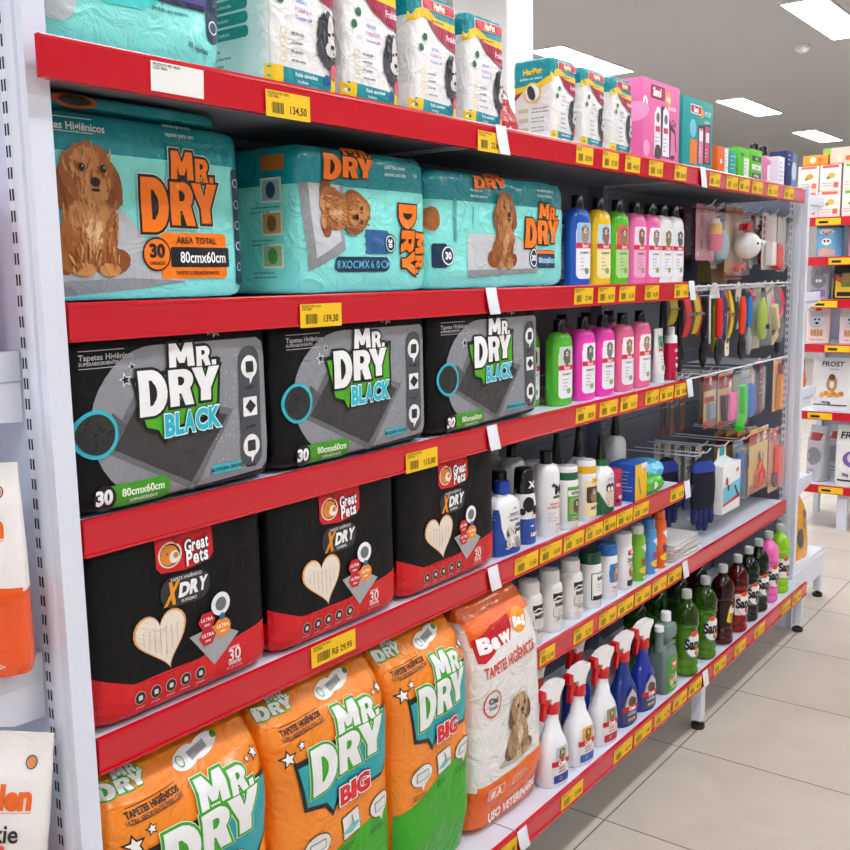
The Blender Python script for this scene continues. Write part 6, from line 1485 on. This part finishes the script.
endbag('pet_food_bag', 'dark green pet food bag on the far end rack', 3.835, .54, .09, .30, .12, '#0f5a34', 93, -.095, '#c8d8c8')
endbag('pet_food_bag', 'tan orange pet food bag on the highest visible shelf of the far end rack', 3.83, 1.245, .09, .21, .12, '#d87a34', 94, -.095)

# ================================================================== the far shelf of dog food
FY = 5.2
far = thing('far_shelving_unit', 'distant white shelving unit with red shelf edges, stocked with dog food', 'shelving unit', (0, 0, 0))
FX0, FX1 = -.45, 1.3
FZ = [1.585, 1.39, 1.178, .955, .61, .23]
MB().box(FX0, FX1, FY + .42, FY + .44, .1, 1.95, paint('#b8bcc8')).build('back_panel', far, 0)
for x in (FX0, .55, FX1 - .03): MB().box(x, x + .03, FY + .38, FY + .42, 0, 1.95, WHITE).build('upright_post', far, 0)
for k, z in enumerate(FZ):
    so = MB().box(FX0, FX1, FY + .01, FY + .42, z - .028, z - .003, SHELF).build('shelf', far, 0)
    MB().loft([[(x, FY + .012, z), (x, FY - .002, z + .001), (x, FY - .003, z - .042), (x, FY + .012, z - .044)] for x in (FX0, FX1)], RED).build('front_rail', so, 0)
    for i in range(8):
        a = FX0 + .06 + .21 * i + (.07 if k % 2 else 0)
        if a < FX1 - .16:
            b = MB().box(a, a + .12, FY - .0045, FY - .0032, z - .038, z - .006, YEL); b.box(a + .015, a + .06, FY - .0049, FY - .0046, z - .03, z - .018, BLK); b.build('price_label', so, 0)
for x in (-.21, .55): MB().box(x - .025, x + .025, FY + .03, FY + .07, 0, FZ[-1] - .03, WHITE).build('leg', far, 0)

def farbox(label, x, z, W, H, col, pf, group, y=FY + .07, D=.10):
    t = thing('food_carton', label, 'food carton', (x, y, z), 0, group)
    MB().box(-W / 2, W / 2, -D / 2, D / 2, 0, H - .001, card(col), .002).build('carton', t)
    P = Print(plane(-D / 2), W, H, 1, .0005, .0002, flat); pf(P); P.build('printed_front', t)
    return t
def fb(c, c2):
    def f(P): P.rrect(.5, .92, .6, .10, 0, c, 1); P.ell(.52, .58, .20, .16, '#f2eede', 1); P.ell(.56, .58, .14, .11, c2, 2); P.ell(.40, .5, .07, .06, '#7a8a3a', 3); P.rrect(.78, .22, .18, .2, .03, c, 2); lines(P, .1, .3, .5, 2, .09, .05, '#6a5a4a', 2)
    return f
G = 'food cartons on top of the far shelf'
for i, (x, c, c2) in enumerate(((-.44, '#ee7a62', '#e8963a'), (-.335, '#e8604a', '#f0b04a'), (-.225, '#7cc030', '#e8c04a'), (-.11, '#7cc030', '#f0a040'))):
    nm = ('coral', 'pink and orange', 'green', 'second green')[i]
    pos = ('far left of the distant top shelf', 'second on the distant top shelf', 'third on the distant top shelf', 'at the right picture edge')[i]
    for lv in (0, 1):
        farbox('cream and ' + nm + ' carton, ' + ('lower' if lv == 0 else 'upper') + ' row, ' + pos, x, FZ[0] + .1285 * lv, .10, .128, '#f2e6da', fb(c, c2), G)
for i, (x, c) in enumerate(((-.41, '#f29a2c'), (-.28, '#f0c8b0'), (-.15, '#f4b86a'))):
    farbox(('flat orange carton lying on the upper cartons, leftmost', 'flat cream carton lying on the upper cartons, middle', 'flat peach carton lying on the upper cartons, rightmost')[i], x, FZ[0] + .2575, .12, .05, c, lambda P: (P.ell(.4, .5, .3, .3, '#f2e0c0', 1), P.ell(.7, .5, .25, .25, '#e86a3a', 2)), G, FY + .09, .14)
farbox('small green and pink carton on the very top of the far shelf', -.30, FZ[0] + .308, .16, .03, '#e8c8b8', lambda P: P.poly([(.02, .05), (.25, .05), (.25, .95), (.02, .95)], '#8cc84a', 1), G, FY + .1, .12)
def fcan(label, x, col, dk):
    t = thing('food_tin', label, 'food tin', (x, FY + .10, FZ[1]), 0, 'large food tins on the far shelf')
    MB().lathe([(.062, 0), (.064, .003), (.064, .143), (.062, .146)], gloss(col), n=32).build('tin_body', t); MB().lathe([(.0655, .1465), (.066, .161), (.062, .164)], gloss(dk), n=32).build('lid', t)
    P = Print(csurf(.0643), .14, .146, .01, .0008, .0004, flat); P.poly([(.2, .85), (.35, .78), (.5, .84), (.65, .78), (.8, .85), (.65, .95), (.35, .95)], '#e8d8c8', 1); P.ell(.38, .84, .03, .03, '#202028', 2); P.ell(.62, .84, .03, .03, '#202028', 2); P.ell(.5, .76, .05, .04, '#d8604a', 2)
    P.ell(.5, .52, .16, .12, '#f0ece6', 1); P.ell(.44, .54, .04, .04, '#2a2a30', 2); P.ell(.56, .54, .04, .04, '#2a2a30', 2); P.poly([(.2, .05), (.8, .05), (.8, .22), (.5, .32), (.2, .24)], '#d8a88a', 1); P.build('label', t)
fcan('big light blue food tin with a dog face on the far shelf', -.345, '#6fb4dc', '#2a4a6a'); fcan('big pink food tin at the right picture edge of the far shelf', -.19, '#f0a8b8', '#9a3a4a'); fcan('big cream food tin hidden further right on the far shelf', -.035, '#e8dcc0', '#7a5a3a')
def fbag(label, x, z, W, H, D, col, pf, group, y=FY + .11, rz=0):
    prof = [(0, .95, D / 2, D / 2), (.08, 1, D / 2, D / 2), (.7, 1, D * .42, D * .42), (.92, .98, D * .12, D * .12), (1, .97, .003, .003)]
    pk = Pack(W, H, D, 4, 9, prof, .004, int(abs(x * 100) + z * 10), 9)
    t = thing('pet_food_bag', label, 'pet food bag', (x, y, z), rz, group)
    pk.body('bag_body', t, film(col)); P = Print(pk.front, W, H, .03); pf(P); P.build('printed_front', t)
def pcat(P): P.ell(.5, .55, .22, .22, '#7a7c82', 1); P.poly([(.3, .7), (.36, .9), (.46, .74)], '#7a7c82', 1); P.poly([(.7, .7), (.64, .9), (.54, .74)], '#7a7c82', 1); P.ell(.42, .55, .04, .05, '#e8e8dc', 2); P.ell(.58, .55, .04, .05, '#e8e8dc', 2); P.rrect(.5, .18, .4, .2, .03, '#8a6aa8', 2)
fbag('grey cat food bag on the far shelf below the blue tin', -.385, FZ[2], .10, .17, .08, '#a8a4a8', pcat, 'bags on the far shelf')
def pyel(P): P.poly([(.02, .05), (.98, .05), (.98, .5), (.5, .35), (.02, .6)], '#e8b81c', 1); P.poly([(.02, .6), (.5, .4), (.98, .55), (.98, .68), (.5, .5), (.02, .75)], '#d83a24', 1); P.rrect(.45, .55, .3, .4, .04, '#5a7a2a', 2); P.ell(.45, .6, .1, .13, '#9a6a3a', 3); P.rrect(.5, .15, .6, .12, .03, '#141414', 2)
fbag('black, yellow and red pet food bag on the far shelf', -.24, FZ[2], .16, .175, .08, '#17171a', pyel, 'bags on the far shelf')
def ppk(P): P.ell(.5, .62, .24, .20, '#c9c9cc', 1); P.ell(.34, .8, .06, .07, '#c9c9cc', 1); P.ell(.66, .8, .06, .07, '#c9c9cc', 1); P.ell(.42, .65, .03, .03, '#1c1c20', 2); P.ell(.58, .65, .03, .03, '#1c1c20', 2); P.ell(.5, .55, .05, .035, '#1c1c20', 2); P.ell(.5, .93, .08, .05, '#c81c28', 2); [P.rrect(.3 + .13 * k, .28, .07, .18, .02, '#c8925a', 2) for k in range(4)]; lines(P, .2, .1, .6, 1, .05, .05, '#8a5a5a', 2)
fbag('pale pink dog treat bag with a grey dog face, left on the far shelf', -.385, FZ[3], .12, .185, .07, '#eccfc8', ppk, 'dog treat bags on the far shelf')
fbag('pale pink dog treat bag with a grey dog face, at the right picture edge', -.22, FZ[3], .12, .185, .07, '#f0d0cc', ppk, 'dog treat bags on the far shelf')
def pfr(P): P.text('FROST', .5, .88, .13, '#1c2230', 1, .02, 'c', 1.05); P.text('adult small', .55, .79, .035, '#5a5a60', 1, .02); blob(P, .52, .52, .10, .16, '#c09060', 1); blob(P, .52, .64, .06, .06, '#6a4a34', 2); blob(P, .52, .50, .04, .07, '#ece4d8', 2); [blob(P, .3 + .09 * k, .30 + .03 * (k % 2), .05, .045, ('#e8a03a', '#d8842a')[k % 2], 2) for k in range(6)]; P.text('10,1kg', .4, .16, .06, '#2a2a34', 1, .05); P.line(.1, .11, .9, .11, .02, '#2a2a34', 1)

fbag('white dry dog food bag with a terrier picture, left on the far shelf', -.30, FZ[4], .205, .27, .10, '#e9e8e6', pfr, 'white dog food bags on the far shelf')
fbag('white dry dog food bag cut by the right picture edge', -.075, FZ[4], .205, .27, .10, '#e9e8e6', pfr, 'white dog food bags on the far shelf')
def pgr(P): P.ell(.5, .8, .2, .07, '#a82a34', 1); P.ell(.5, .45, .14, .16, '#8a8c94', 1); lines(P, .2, .2, .6, 2, .06, .05, '#5a5a60', 1)
fbag('grey dog food bag on the lowest far shelf', -.365, FZ[5], .10, .29, .10, '#c2c3c6', pgr, 'bags on the lowest far shelf', FY + .14, -20)
fbag('second grey dog food bag on the lowest far shelf, half behind the first', -.30, FZ[5], .10, .28, .10, '#bcbdc0', pgr, 'bags on the lowest far shelf', FY + .29, -20)
def pfl(P): P.text('FROST', .5, .84, .15, '#1c2230', 1, .02, 'c', 1.05); P.text('gatos', .5, .70, .05, '#5a5a60', 1, .02); P.ell(.5, .46, .17, .14, '#7a5aa8', 1); P.ell(.5, .48, .10, .09, '#d8cce4', 2); P.text('3kg', .3, .2, .07, '#4a3a6a', 1, .05); P.line(.1, .1, .9, .1, .03, '#26262c', 1)
fbag('white and violet pet food bag at the right edge of the lowest far shelf', -.165, FZ[5], .19, .31, .11, '#ecebea', pfl, 'bags on the lowest far shelf', FY + .08)
